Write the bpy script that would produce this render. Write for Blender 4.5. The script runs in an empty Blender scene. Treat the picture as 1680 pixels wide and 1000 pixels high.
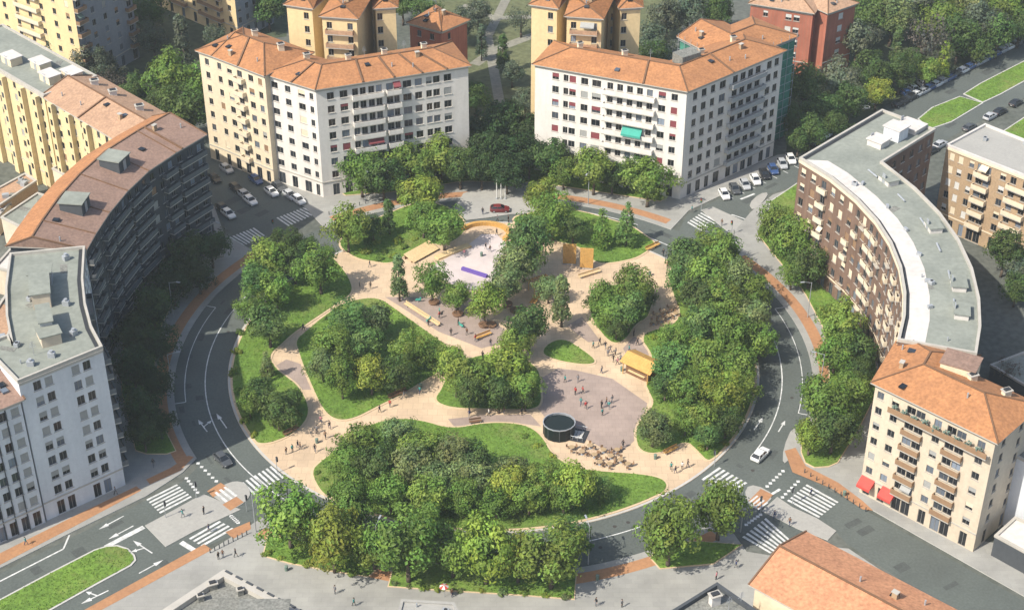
import bpy, bmesh, math, random
from mathutils import Vector, Matrix
random.seed(7)
R_ = math.radians
scene = bpy.context.scene
COL = scene.collection

# ------------------------------------------------------------------ camera model (used for surveying positions)
TH = R_(33.6); FPX = 2660.0; HC = 176.0
_s, _c = math.sin(TH), math.cos(TH)
CX, CY = -3.36, 247.35          # plaza centre relative to the camera foot
def G(px, py, z=0.0):
    u = (px-840)/FPX; v = (500-py)/FPX
    d = (u, _c+v*_s, -_s+v*_c)
    t = (HC-z)/-d[2]
    return Vector((d[0]*t-CX, d[1]*t-CY, z))
def depth(p):
    y = p[1]+CY; z = p[2]-HC
    return y*_c-z*_s
def ang(px, py):
    g = G(px, py); return math.atan2(g.y, g.x)
CAMLOC = Vector((-CX, -CY, HC))

# ------------------------------------------------------------------ materials
def nt(m):
    m.use_nodes = True
    return m.node_tree.nodes, m.node_tree.links
MATS = {}
def mat(name, col, rough=0.8, col2=None, scale=0.6, amount=0.5, bump=0.0, bscale=None, spec=0.3, metallic=0.0, streak=False, detail=6, fine=0.0, fscale=8.0, dry=None):
    if name in MATS: return MATS[name]
    m = bpy.data.materials.new(name); n, l = nt(m)
    b = n['Principled BSDF']; b.inputs['Roughness'].default_value = rough
    b.inputs['Specular IOR Level'].default_value = spec; b.inputs['Metallic'].default_value = metallic
    tc = n.new('ShaderNodeTexCoord')
    src = tc.outputs['Object']
    if col2 is None: col2 = tuple(c*0.72 for c in col)
    vec = src
    if streak:
        mp = n.new('ShaderNodeMapping'); mp.inputs['Scale'].default_value = (1, 1, 0.18); l.new(src, mp.inputs['Vector']); vec = mp.outputs[0]
    t = n.new('ShaderNodeTexNoise'); t.inputs['Scale'].default_value = scale; t.inputs['Detail'].default_value = detail; t.inputs['Roughness'].default_value = .62
    l.new(vec, t.inputs['Vector'])
    r = n.new('ShaderNodeValToRGB'); r.color_ramp.elements[0].position = 0.5-amount/2; r.color_ramp.elements[1].position = 0.5+amount/2
    r.color_ramp.elements[0].color = (*col2, 1); r.color_ramp.elements[1].color = (*col, 1)
    l.new(t.outputs['Fac'], r.inputs['Fac'])
    out = r.outputs['Color']
    if fine > 0:
        t3 = n.new('ShaderNodeTexNoise'); t3.inputs['Scale'].default_value = fscale; t3.inputs['Detail'].default_value = 3
        l.new(src, t3.inputs['Vector'])
        mr = n.new('ShaderNodeMapRange'); mr.inputs['From Min'].default_value = .3; mr.inputs['From Max'].default_value = .7
        mr.inputs['To Min'].default_value = 1-fine; mr.inputs['To Max'].default_value = 1+fine
        l.new(t3.outputs['Fac'], mr.inputs['Value'])
        mx = n.new('ShaderNodeVectorMath'); mx.operation = 'SCALE'
        l.new(out, mx.inputs[0]); l.new(mr.outputs[0], mx.inputs['Scale']); out = mx.outputs[0]
    if dry:
        t4 = n.new('ShaderNodeTexNoise'); t4.inputs['Scale'].default_value = .09; t4.inputs['Detail'].default_value = 8; t4.inputs['Roughness'].default_value = .7
        l.new(src, t4.inputs['Vector']); m4 = n.new('ShaderNodeMapRange'); m4.inputs['From Min'].default_value = .5; m4.inputs['From Max'].default_value = .72; m4.inputs['To Max'].default_value = .75
        l.new(t4.outputs['Fac'], m4.inputs['Value']); mm = n.new('ShaderNodeMix'); mm.data_type = 'RGBA'; mm.inputs['B'].default_value = (*dry, 1)
        l.new(m4.outputs[0], mm.inputs['Factor']); l.new(out, mm.inputs['A']); out = mm.outputs['Result']
    l.new(out, b.inputs['Base Color'])
    if bump > 0:
        t2 = n.new('ShaderNodeTexNoise'); t2.inputs['Scale'].default_value = bscale or scale*6; t2.inputs['Detail'].default_value = 4
        l.new(src, t2.inputs['Vector'])
        bp = n.new('ShaderNodeBump'); bp.inputs['Strength'].default_value = bump; bp.inputs['Distance'].default_value = 0.15
        l.new(t2.outputs['Fac'], bp.inputs['Height']); l.new(bp.outputs[0], b.inputs['Normal'])
    MATS[name] = m
    return m
def glass_mat(name, col, rough=0.12):
    if name in MATS: return MATS[name]
    m = bpy.data.materials.new(name); n, l = nt(m); b = n['Principled BSDF']
    b.inputs['Base Color'].default_value = (*col, 1); b.inputs['Roughness'].default_value = rough; b.inputs['Specular IOR Level'].default_value = .5
    oi = n.new('ShaderNodeObjectInfo'); mr = n.new('ShaderNodeMapRange'); mr.inputs['To Min'].default_value = .5; mr.inputs['To Max'].default_value = 11
    pw = n.new('ShaderNodeMath'); pw.operation = 'POWER'; pw.inputs[1].default_value = 7; l.new(oi.outputs['Random'], pw.inputs[0]); l.new(pw.outputs[0], mr.inputs['Value'])
    mx = n.new('ShaderNodeVectorMath'); mx.operation = 'SCALE'; mx.inputs[0].default_value = col
    l.new(mr.outputs[0], mx.inputs['Scale']); l.new(mx.outputs[0], b.inputs['Base Color'])
    MATS[name] = m; return m
def leaf_mat(name):
    m = bpy.data.materials.new(name); n, l = nt(m); b = n['Principled BSDF']
    b.inputs['Roughness'].default_value = .55; b.inputs['Specular IOR Level'].default_value = .25
    oi = n.new('ShaderNodeObjectInfo'); at = n.new('ShaderNodeAttribute'); at.attribute_name = 'tint'
    mx = n.new('ShaderNodeMix'); mx.data_type = 'RGBA'; mx.blend_type = 'MULTIPLY'; mx.inputs['Factor'].default_value = 1
    l.new(oi.outputs['Color'], mx.inputs['A']); l.new(at.outputs['Color'], mx.inputs['B'])
    l.new(mx.outputs['Result'], b.inputs['Base Color'])
    tr = n.new('ShaderNodeBsdfTranslucent'); l.new(mx.outputs['Result'], tr.inputs['Color'])
    ms = n.new('ShaderNodeMixShader'); ms.inputs[0].default_value = .4
    l.new(b.outputs[0], ms.inputs[1]); l.new(tr.outputs[0], ms.inputs[2]); l.new(ms.outputs[0], n['Material Output'].inputs['Surface'])
    return m
def paving_mat(name, col, col2, mortar, bw=1.2, bh=0.6, scale=1.0, msize=0.02, rough=.85, nscale=.12):
    m = bpy.data.materials.new(name); n, l = nt(m); b = n['Principled BSDF']; b.inputs['Roughness'].default_value = rough; b.inputs['Specular IOR Level'].default_value = .25
    tc = n.new('ShaderNodeTexCoord'); br = n.new('ShaderNodeTexBrick')
    br.inputs['Color1'].default_value = (*col, 1); br.inputs['Color2'].default_value = (*col2, 1); br.inputs['Mortar'].default_value = (*mortar, 1)
    br.inputs['Scale'].default_value = scale; br.inputs['Mortar Size'].default_value = msize; br.inputs['Brick Width'].default_value = bw; br.inputs['Row Height'].default_value = bh
    l.new(tc.outputs['Object'], br.inputs['Vector'])
    t = n.new('ShaderNodeTexNoise'); t.inputs['Scale'].default_value = nscale; t.inputs['Detail'].default_value = 7; t.inputs['Roughness'].default_value = .65
    l.new(tc.outputs['Object'], t.inputs['Vector'])
    mr = n.new('ShaderNodeMapRange'); mr.inputs['From Min'].default_value = .3; mr.inputs['From Max'].default_value = .7; mr.inputs['To Min'].default_value = .8; mr.inputs['To Max'].default_value = 1.14
    l.new(t.outputs['Fac'], mr.inputs['Value'])
    mx = n.new('ShaderNodeVectorMath'); mx.operation = 'SCALE'; l.new(br.outputs['Color'], mx.inputs[0]); l.new(mr.outputs[0], mx.inputs['Scale'])
    l.new(mx.outputs[0], b.inputs['Base Color']); MATS[name] = m
    return m
def plain(name, col, rough=.5, spec=.4, metallic=0.0):
    if name in MATS: return MATS[name]
    m = bpy.data.materials.new(name); n, l = nt(m); b = n['Principled BSDF']
    b.inputs['Base Color'].default_value = (*col, 1); b.inputs['Roughness'].default_value = rough; b.inputs['Specular IOR Level'].default_value = spec; b.inputs['Metallic'].default_value = metallic
    MATS[name] = m; return m

M_ASPH = mat('asphalt', (.112, .128, .116), .9, (.08, .09, .083), .09, .5, .15, 3, fine=.12, fscale=2.5)
M_GROUND = mat('city_ground', (.13, .135, .12), .95, (.07, .08, .065), .05, .45, .2, 1.5, fine=.2, fscale=.8)
M_CONC = paving_mat('pavement_slabs', (.315, .31, .285), (.29, .285, .265), (.245, .24, .225), 2.0, 1.0, 1, .015)
M_REFUGE = mat('refuge_concrete', (.36, .35, .32), .9, (.3, .292, .27), .2, .5, .1, 4, fine=.06, fscale=2)
M_BIKE = mat('bike_path_red', (.41, .215, .105), .9, (.31, .16, .085), .18, .5, .1, 5, fine=.1, fscale=2)
M_KERB = mat('kerb_stone', (.5, .485, .45), .85, (.4, .39, .37), .5, .5)
M_WHITE = mat('road_paint', (.72, .72, .7), .75, (.36, .365, .35), 1.1, .42, fine=.12, fscale=5)
M_BEIGE = paving_mat('beige_paving', (.58, .435, .29), (.52, .39, .265), (.4, .3, .21), 1.8, 1.8, 1, .03)
M_PINK = paving_mat('pinkish_grey_paving', (.34, .265, .225), (.31, .242, .207), (.24, .19, .165), 1.2, 1.2, 1, .02)
M_LAV = paving_mat('pale_lavender_paving', (.55, .475, .45), (.53, .46, .44), (.49, .425, .405), 2.4, 2.4, 1, .015)
M_EDGE = mat('tan_edging', (.6, .46, .29), .8, (.5, .38, .25), .6, .5)
M_GRASS = mat('lawn_grass', (.15, .245, .036), .95, (.075, .145, .024), .11, .5, .5, 2.2, fine=.28, fscale=1.6, dry=(.21, .205, .07))
M_GRASSF = mat('park_grass', (.14, .145, .07), .95, (.08, .095, .045), .06, .5, .4, 1.5, fine=.25, fscale=.7)
M_PATHF = mat('park_path', (.25, .24, .19), .95, (.19, .18, .15), .1, .5, fine=.15, fscale=1)
M_TILE = mat('orange_clay_tile', (.43, .2, .085), .85, (.28, .13, .06), .35, .6, .3, 3, fine=.2, fscale=2.0)
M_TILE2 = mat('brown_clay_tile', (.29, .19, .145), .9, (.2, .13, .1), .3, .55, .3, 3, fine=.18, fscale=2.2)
M_TILE3 = mat('weathered_tan_tile', (.43, .27, .17), .9, (.32, .2, .13), .3, .5, .3, 3, fine=.2, fscale=2)
M_TILE4 = mat('salmon_clay_tile', (.52, .255, .135), .88, (.39, .185, .1), .25, .5, .3, 3, fine=.2, fscale=2)
M_BITUM = mat('grey_green_bitumen', (.275, .29, .25), .9, (.18, .195, .17), .14, .5, .1, 3, fine=.1, fscale=1.2)
M_GRAVEL = mat('roof_gravel', (.24, .235, .21), .95, (.13, .135, .12), .5, .6, .3, 6, fine=.3, fscale=3)
M_PALE = mat('pale_roof_sheet', (.6, .565, .525), .85, (.5, .465, .43), .15, .5, fine=.08, fscale=1)
M_DARK = plain('dark_recess', (.03, .032, .036), .7)
M_METAL = mat('grey_metal', (.42, .44, .46), .5, (.33, .35, .37), 1, .5, metallic=.3)
M_WW = mat('white_render', (.75, .71, .655), .9, (.59, .55, .5), .5, .5, streak=True, fine=.04, fscale=1.5)
M_WCR = mat('cream_render', (.72, .61, .44), .9, (.6, .5, .36), .3, .5, streak=True, fine=.06, fscale=1.5)
M_WBL = mat('cool_white_render', (.66, .68, .7), .9, (.5, .52, .55), .45, .5, streak=True, fine=.04, fscale=1.5)
M_WYE = mat('ochre_yellow_render', (.7, .57, .33), .9, (.56, .45, .25), .35, .55, streak=True, fine=.08, fscale=1.5)
M_WTO = mat('pale_yellow_render', (.72, .56, .31), .9, (.6, .46, .26), .3, .5, streak=True, fine=.06, fscale=1.5)
M_WSE = mat('warm_cream_render', (.6, .515, .395), .9, (.48, .405, .31), .4, .5, streak=True, fine=.06, fscale=1.5)
M_WBR = paving_mat('brown_brick', (.2, .128, .09), (.165, .102, .074), (.17, .12, .095), .6, .3, 1, .02, .9, .3)
M_WRED = paving_mat('red_brick', (.42, .15, .095), (.36, .125, .08), (.33, .15, .1), .6, .3, 1, .02, .9, .3)
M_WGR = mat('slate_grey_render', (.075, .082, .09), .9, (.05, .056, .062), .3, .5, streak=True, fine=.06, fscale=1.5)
M_WSH = mat('shaded_grey_render', (.27, .29, .32), .9, (.2, .215, .24), .3, .5, streak=True, fine=.06, fscale=1.5)  # grey for the towers' right faces, their shade put into the colour
M_WTAN = mat('tan_brick', (.42, .3, .185), .9, (.34, .24, .15), .5, .5, fine=.12, fscale=3)
M_NET = mat('green_scaffold_net', (.07, .25, .18), .85, (.04, .15, .115), .4, .6, .4, 1.2, fine=.25, fscale=1.2)
M_STONE = mat('stone_trim', (.46, .43, .38), .85, (.36, .34, .3), .6, .5)
M_CREAMT = mat('cream_trim', (.72, .62, .46), .85, (.62, .52, .38), .8, .5)
M_GLASS = glass_mat('window_glass', (.022, .026, .032))
M_FRAMEW = plain('window_frame_white', (.6, .59, .56), .6); M_FRAMED = plain('window_frame_dull', (.2, .19, .175), .6); M_PARA = mat('dark_parapet', (.13, .142, .15), .85, (.09, .1, .108), 1, .5)
M_BL_RED = mat('maroon_blind', (.25, .06, .07), .8, (.19, .05, .055), 1, .5)
M_BL_GRY = mat('grey_blind', (.36, .36, .34), .8, (.28, .28, .27), 1, .5)
M_BL_BRN = mat('brown_blind', (.3, .19, .11), .8, (.23, .14, .08), 1, .5)
M_BL_GRN = mat('green_blind', (.16, .22, .18), .8, (.12, .17, .14), 1, .5)
M_AWN_R = mat('red_awning', (.55, .08, .06), .8, (.45, .06, .05), 1, .5)
M_AWN_G = mat('teal_awning', (.06, .36, .28), .8, (.05, .28, .22), 1, .5)
M_AWN_O = mat('orange_awning', (.62, .27, .07), .8, (.5, .2, .05), 1, .5)
M_WOOD = mat('honey_wood', (.58, .34, .1), .7, (.46, .25, .07), .8, .5, fine=.15, fscale=4)
M_WOODP = mat('pale_wood', (.66, .5, .28), .7, (.55, .4, .21), .8, .5, fine=.12, fscale=4)
M_WOODD = mat('dark_wood', (.2, .11, .06), .7, (.14, .08, .045), 1, .5)
M_PURP = plain('violet_paint', (.13, .08, .33), .6)
M_BARK = mat('bark', (.13, .1, .075), .95, (.08, .06, .045), 3, .6, .5, 8)
M_LEAF = leaf_mat('leaf_foliage')
M_RUBBER = plain('tyre_rubber', (.02, .02, .02), .8)
M_RIM = plain('wheel_rim', (.45, .45, .46), .35, metallic=.6)
M_CARGL = plain('car_glass', (.018, .022, .027), .08, .6)
M_LAMP = plain('lamp_lens', (.75, .75, .72), .2)
M_TAIL = plain('tail_lens', (.35, .02, .02), .3)
M_PGLASS = plain('pavilion_glass', (.008, .014, .014), .4, .2)

# ------------------------------------------------------------------ mesh building
class MB:
    def __init__(s): s.v = []; s.f = []; s.m = []
    def quad(s, a, b, c, d, mi=0):
        i = len(s.v); s.v += [tuple(a), tuple(b), tuple(c), tuple(d)]; s.f.append((i, i+1, i+2, i+3)); s.m.append(mi)
    def tri(s, a, b, c, mi=0):
        i = len(s.v); s.v += [tuple(a), tuple(b), tuple(c)]; s.f.append((i, i+1, i+2)); s.m.append(mi)
    def ngon(s, pts, mi=0):
        i = len(s.v); s.v += [tuple(p) for p in pts]; s.f.append(tuple(range(i, i+len(pts)))); s.m.append(mi)
    def box(s, c, size, mi=0, rz=0.0, M=None, taper=1.0):
        hx, hy, hz = size[0]/2, size[1]/2, size[2]/2
        P = []
        for z in (-1, 1):
            k = taper if z > 0 else 1.0
            for x, y in ((-1, -1), (1, -1), (1, 1), (-1, 1)):
                P.append(Vector((x*hx*k, y*hy*k, z*hz)))
        if rz:
            rot = Matrix.Rotation(rz, 3, 'Z'); P = [rot@p for p in P]
        P = [p+Vector(c) for p in P]
        if M is not None: P = [M@p for p in P]
        i = len(s.v); s.v += [tuple(p) for p in P]
        for f in ((0, 3, 2, 1), (4, 5, 6, 7), (0, 1, 5, 4), (1, 2, 6, 5), (2, 3, 7, 6), (3, 0, 4, 7)):
            s.f.append(tuple(i+k for k in f)); s.m.append(mi)
    def prism(s, pts, z0, z1, mi=0, mtop=None, top=True, bottom=False):
        n = len(pts)
        for k in range(n):
            a, b = pts[k], pts[(k+1) % n]
            s.quad((a[0], a[1], z0), (b[0], b[1], z0), (b[0], b[1], z1), (a[0], a[1], z1), mi)
        if top: s.ngon([(p[0], p[1], z1) for p in pts], mi if mtop is None else mtop)
        if bottom: s.ngon([(p[0], p[1], z0) for p in reversed(pts)], mi)
    def tube(s, a, b, r0, r1, n=8, mi=0, cap=True):
        a, b = Vector(a), Vector(b); d = (b-a).normalized()
        u = d.orthogonal().normalized(); w = d.cross(u)
        i = len(s.v)
        for p, r in ((a, r0), (b, r1)):
            for k in range(n):
                t = 2*math.pi*k/n; s.v.append(tuple(p+(u*math.cos(t)+w*math.sin(t))*r))
        for k in range(n):
            s.f.append((i+k, i+(k+1) % n, i+n+(k+1) % n, i+n+k)); s.m.append(mi)
        if cap:
            s.f.append(tuple(i+n+k for k in range(n))); s.m.append(mi)
            s.f.append(tuple(i+n-1-k for k in range(n))); s.m.append(mi)
    def mesh(s, me, M, mi=0):
        i = len(s.v); s.v += [tuple(M@v.co) for v in me.vertices]
        for p in me.polygons:
            s.f.append(tuple(i+k for k in p.vertices)); s.m.append(p.material_index+mi)
    def data(s, name, mats, smooth=False):
        me = bpy.data.meshes.new(name); me.from_pydata(s.v, [], s.f)
        for m in (mats if isinstance(mats, (list, tuple)) else [mats]): me.materials.append(m)
        me.polygons.foreach_set('material_index', s.m)
        if smooth: me.polygons.foreach_set('use_smooth', [True]*len(s.f))
        me.update(); return me
    def build(s, name, mats, parent=None, smooth=False, loc=None):
        o = bpy.data.objects.new(name, s.data(name, mats, smooth)); COL.objects.link(o)
        if parent: o.parent = parent
        if loc is not None: o.location = loc
        return o
def put(name, me, parent=None, M=None):
    o = bpy.data.objects.new(name, me); COL.objects.link(o)
    if parent: o.parent = parent
    if M is not None: o.matrix_local = M
    return o
def tag(o, label=None, cat=None, group=None, kind=None):
    if label: o['label'] = label
    if cat: o['category'] = cat
    if group: o['group'] = group
    if kind: o['kind'] = kind
    return o
def empty(name, loc=(0, 0, 0), rz=0.0, label=None, cat=None, group=None):
    o = bpy.data.objects.new(name, None); COL.objects.link(o); o.location = loc; o.rotation_euler = (0, 0, rz); o.empty_display_size = .5
    return tag(o, label, cat, group)
ORD = ['first', 'second', 'third', 'fourth', 'fifth', 'sixth', 'seventh', 'eighth', 'ninth', 'tenth', 'eleventh', 'twelfth', 'thirteenth', 'fourteenth', 'fifteenth', 'sixteenth', 'seventeenth', 'eighteenth', 'nineteenth', 'twentieth']

def chaikin(pts, it=2):
    for _ in range(it):
        q = []
        n = len(pts)
        for k in range(n):
            a, b = pts[k], pts[(k+1) % n]
            q.append(a*.75+b*.25); q.append(a*.25+b*.75)
        pts = q
    return pts
def area2(p): return sum(p[k][0]*p[(k+1) % len(p)][1]-p[(k+1) % len(p)][0]*p[k][1] for k in range(len(p)))
def offset_poly(pts, d):
    if area2(pts) < 0: pts = pts[::-1]
    n = len(pts); q = []
    for k in range(n):
        a, b, c = pts[k-1], pts[k], pts[(k+1) % n]
        e1 = (b-a); e2 = (c-b)
        if e1.length < 1e-6 or e2.length < 1e-6: q.append(b.copy()); continue
        n1 = Vector((e1.y, -e1.x, 0)).normalized(); n2 = Vector((e2.y, -e2.x, 0)).normalized()
        m = n1+n2
        if m.length < .3: q.append(b+n1*d); continue
        m.normalize(); q.append(b+m*min(d/max(m.dot(n1), .5), 2*d) if d > 0 else b+m*max(d/max(m.dot(n1), .5), 2*d))
    return q
def px(*pts, z=0.0): return [G(p[0], p[1], z)*1.0 for p in pts]
def flat(pts): return [Vector((p[0], p[1], 0)) for p in pts]
def arc(r, a0, a1, n=40):
    return [Vector((r*math.cos(a0+(a1-a0)*k/n), r*math.sin(a0+(a1-a0)*k/n), 0)) for k in range(n+1)]
def structure(name, mb, mats, **k):
    return tag(mb.build(name, mats, **k), kind='structure')

# ================================================================== GROUND
RI, RO = 49.3, 59.0
b = MB(); b.quad((-900, -500, 0), (900, -500, 0), (900, 1500, 0), (-900, 1500, 0)); structure('ground', b, M_GROUND)

def sheet(name, pts, z, m, z0=None, side=None, label=None):
    pts = flat(pts)
    if area2(pts) < 0: pts = pts[::-1]
    b = MB()
    if z0 is None: b.ngon([(p.x, p.y, z) for p in pts])
    else: b.prism(pts, z0, z, 1 if side else 0, 0)
    return structure(name, b, [m, side] if side else m)

# roads (z 0.02)
b = MB(); N = 160
for k in range(N):
    a0, a1 = 2*math.pi*k/N, 2*math.pi*(k+1)/N
    p = lambda r, a: (r*math.cos(a), r*math.sin(a), .03)
    b.quad(p(RI-.5, a0), p(RO+.6, a0), p(RO+.6, a1), p(RI-.5, a1))
structure('ring_road', b, M_ASPH)
sheet('road_southwest', px((345, 745), (300, 790), (120, 880), (0, 940), (-120, 1000), (-160, 1200), (0, 1085), (150, 1002), (340, 895), (405, 868), (440, 835), (405, 765)), .02, M_ASPH)
sheet('road_southeast', px((1290, 745), (1335, 790), (1430, 842), (1680, 985), (1800, 1055), (1750, 1120), (1560, 1005), (1390, 892), (1370, 870), (1300, 905), (1215, 885), (1200, 800)), .02, M_ASPH)
sheet('road_northeast', px((1110, 385), (1128, 352), (1190, 322), (1320, 262), (1440, 190), (1540, 142), (1700, 62), (1800, 10), (1860, 60), (1700, 150), (1560, 225), (1450, 300), (1320, 300), (1262, 318), (1228, 345), (1250, 420), (1180, 420)), .02, M_ASPH)
sheet('road_northwest', px((405, 400), (370, 372), (330, 300), (330, 230), (300, 200), (330, 170), (400, 230), (480, 310), (520, 330), (500, 360)), .02, M_ASPH)
# raised pavements by sector
def sector(name, p0, p1, outer, m=M_CONC, ccw=True):
    a0, a1 = ang(*p0), ang(*p1)
    if ccw and a1 < a0: a1 += 2*math.pi
    if not ccw and a1 > a0: a1 -= 2*math.pi
    sheet(name, arc(RO, a0, a1)+px(*outer), .14, m, 0, M_KERB)
sector('pavement_south', (418, 858), (1212, 868), [(1225, 905), (1268, 912), (1310, 893), (1392, 900), (1560, 1012), (1700, 1110), (1500, 1400), (200, 1400), (-60, 1130), (150, 1008), (345, 903)])
sector('pavement_west', (395, 405), (322, 752), [(300, 775), (240, 814), (120, 872), (0, 932), (-140, 1000), (-170, 960), (0, 880), (200, 790), (160, 600), (190, 430), (320, 300), (352, 340), (368, 385)])
sector('pavement_north', (1108, 372), (510, 358), [(500, 340), (440, 300), (400, 262), (335, 205), (345, 190), (480, 260), (560, 260), (760, 240), (880, 240), (1060, 280), (1115, 325), (1275, 255), (1300, 252), (1310, 262), (1190, 318), (1130, 346)])
sector('pavement_east', (1292, 752), (1228, 405), [(1212, 395), (1205, 380), (1232, 348), (1268, 320), (1320, 303), (1400, 300), (1500, 420), (1500, 560), (1450, 700), (1420, 800), (1590, 885), (1700, 900), (1900, 1000), (1800, 1050), (1680, 978), (1430, 836), (1340, 788)])
# bike paths
def ringband(b, r0, r1, a0, a1, z, n=60, mi=0):
    for k in range(n):
        t0, t1 = a0+(a1-a0)*k/n, a0+(a1-a0)*(k+1)/n
        b.quad((r0*math.cos(t0), r0*math.sin(t0), z), (r1*math.cos(t0), r1*math.sin(t0), z), (r1*math.cos(t1), r1*math.sin(t1), z), (r0*math.cos(t1), r0*math.sin(t1), z), mi)
def angs(p0, p1):
    a0, a1 = ang(*p0), ang(*p1)
    if a1 < a0: a1 += 2*math.pi
    return a0, a1
b = MB()
ringband(b, 60.3, 62.5, *angs((430, 870), (1190, 890)), .155)
ringband(b, 60.3, 62.5, *angs((390, 400), (315, 752)), .155)
ringband(b, 60.3, 62.5, *angs((1100, 362), (530, 348)), .155)
ringband(b, 60.3, 62.5, *angs((1290, 735), (1232, 415)), .155)
for pl in ([(297, 772), (306, 762), (318, 750), (309, 748), (280, 768), (240, 787), (246, 795)], [(232, 805), (224, 798), (120, 848), (0, 908), (-60, 938), (-60, 957), (0, 927), (120, 865)],
           [(335, 893), (348, 902), (150, 1010), (80, 1050), (70, 1038), (140, 1000)], [(370, 873), (383, 884), (412, 868), (410, 856)],
           [(1287, 740), (1305, 735), (1322, 765), (1375, 792), (1415, 822), (1432, 838), (1415, 836), (1365, 802), (1300, 775)]):
    b.ngon([(p.x, p.y, .16) for p in (px(*pl) if area2(px(*pl)) > 0 else px(*pl)[::-1])])
structure('bike_path', b, M_BIKE)
# concrete refuges in the junction mouths
def refuge(pl, it=1): sheet('traffic_refuge', chaikin(px(*pl), it), .13, M_REFUGE, 0, M_KERB)
refuge([(238, 862), (270, 845), (317, 819), (335, 811), (395, 836), (352, 856), (318, 872), (272, 897)], 0)
refuge([(340, 808), (368, 795), (385, 789), (402, 792), (412, 808), (405, 822), (384, 835)], 1)
refuge([(1222, 800), (1240, 795), (1272, 812), (1246, 838), (1225, 825)], 1)
refuge([(1250, 838), (1275, 815), (1300, 832), (1340, 850), (1372, 871), (1358, 886), (1310, 868)], 0)
refuge([(1300, 700), (1312, 712), (1310, 735), (1298, 752), (1284, 762), (1285, 735)], 1)
refuge([(1228, 335), (1246, 318), (1262, 316), (1252, 332), (1236, 346)], 1)
refuge([(1150, 345), (1170, 340), (1240, 372), (1228, 392), (1200, 385)], 0)
# median lawns
def lawn(name, pts, label, edging=.35, z=.24, gname='lawn', m=M_GRASS):
    pts = flat(pts)
    if area2(pts) < 0: pts = pts[::-1]
    o = offset_poly(pts, edging)
    b = MB(); b.prism(o, 0, z-.06, 1, 1); b.prism(pts, z-.06, z, 0, 0)
    structure(name, b, [m, M_EDGE if gname == 'bed' else M_KERB]); LAWNS.append((pts, z))
LAWNS = []
lawn('median_lawn', px((-90, 1030), (0, 986), (86, 940), (156, 904), (175, 898), (192, 897), (208, 902), (218, 912), (220, 919), (213, 927), (156, 958), (86, 997), (0, 1045), (-90, 1095)), '')
lawn('median_lawn', px((1262, 334), (1315, 298), (1330, 330), (1300, 345), (1270, 342)), '', z=.3)
lawn('median_lawn', px((1508, 196), (1530, 178), (1575, 160), (1610, 170), (1560, 200), (1525, 212)), '')
lawn('median_lawn', px((1583, 155), (1610, 138), (1700, 92), (1740, 100), (1640, 155), (1612, 168)), '')
lawn('median_lawn', px((1645, 218), (1680, 195), (1760, 150), (1780, 200), (1680, 250)), '')

# plaza island
b = MB(); pts = arc(RI, 0, 2*math.pi, 160)[:-1]; b.prism(pts, 0, .14, 1, 0)
structure('plaza_paving', b, [M_BEIGE, M_KERB])
b = MB(); ringband(b, RI-.45, RI-.05, 0, 2*math.pi, .16, 160); structure('plaza_kerb', b, M_KERB)
b = MB()
def patch(pl, z=.15, mi=0, it=0):
    p = flat(px(*pl)); p = p if area2(p) > 0 else p[::-1]
    if it: p = chaikin(p, it)
    b.ngon([(q.x, q.y, z) for q in p], mi)
patch([(632, 488), (700, 488), (760, 500), (835, 545), (838, 560), (790, 572), (720, 545), (670, 512)])
patch([(885, 622), (915, 605), (945, 608), (1005, 622), (1062, 662), (1045, 720), (1012, 748), (945, 712), (900, 692), (882, 670)])
patch([(1040, 553), (1062, 562), (1068, 575), (1055, 600), (1030, 588), (1022, 572)])
patch([(445, 605), (470, 590), (500, 600), (516, 640), (495, 640)])
patch([(930, 535), (955, 520), (985, 560), (965, 562)])
patch([(735, 688), (790, 682), (870, 680), (888, 700), (850, 695), (745, 700)])
structure('plaza_court', b, M_PINK)
b = MB()
patch([(705, 440), (740, 420), (765, 405), (790, 385), (815, 385), (830, 400), (822, 440), (800, 478), (760, 475), (725, 460)], .155)
structure('skate_court', b, M_LAV)
b = MB()
patch([(745, 345), (760, 318), (800, 305), (850, 308), (872, 325), (880, 352), (840, 352), (800, 358), (765, 362)], .16)
structure('shared_forecourt', b, M_REFUGE)
# low raised strips along the courts
def edge_arc(p0, p1, r=RI-.9, n=30):
    a0, a1 = ang(*p0), ang(*p1)
    if a1 < a0: a1 += 2*math.pi
    return arc(r, a0, a1, n)
def dense(pts, step=3.5):
    q = []
    for k in range(len(pts)):
        a, c = pts[k], pts[(k+1) % len(pts)]; n = max(1, int((c-a).length/step)); q += [a.lerp(c, j/n) for j in range(n)]
    return q
def bed(pts, it=2, z=.3):
    pts = dense(pts); lawn('planting_bed', chaikin(pts, it) if it else pts, '', .4 if z < .31 else .18, z, 'bed')
bed(edge_arc((528, 808), (1085, 802))+px((1094, 794), (1080, 784), (1040, 778), (985, 775), (938, 768), (905, 748), (888, 715), (860, 697), (800, 694), (740, 706), (690, 690), (640, 688), (590, 705), (560, 735), (528, 757), (510, 775)))
bed(px((485, 560), (522, 528), (560, 500), (600, 490), (625, 492), (700, 545), (738, 572), (722, 610), (650, 652), (618, 668), (580, 688), (550, 690), (530, 672), (515, 640), (498, 600)))
bed(edge_arc((462, 385), (425, 728), n=40)+px((445, 727), (475, 715), (500, 695), (508, 670), (490, 635), (452, 606), (440, 585), (480, 548), (578, 482), (575, 462), (560, 440), (540, 418)))
bed(px((585, 425), (556, 405), (570, 375), (620, 360), (660, 342), (700, 330), (742, 345), (765, 368), (758, 388), (730, 403), (700, 400), (665, 420), (640, 434)))
bed(px((838, 358), (872, 352), (900, 340), (960, 350), (1035, 372), (1078, 402), (1042, 425), (1000, 433), (978, 432), (950, 405), (915, 397), (880, 392), (855, 378)))
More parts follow.
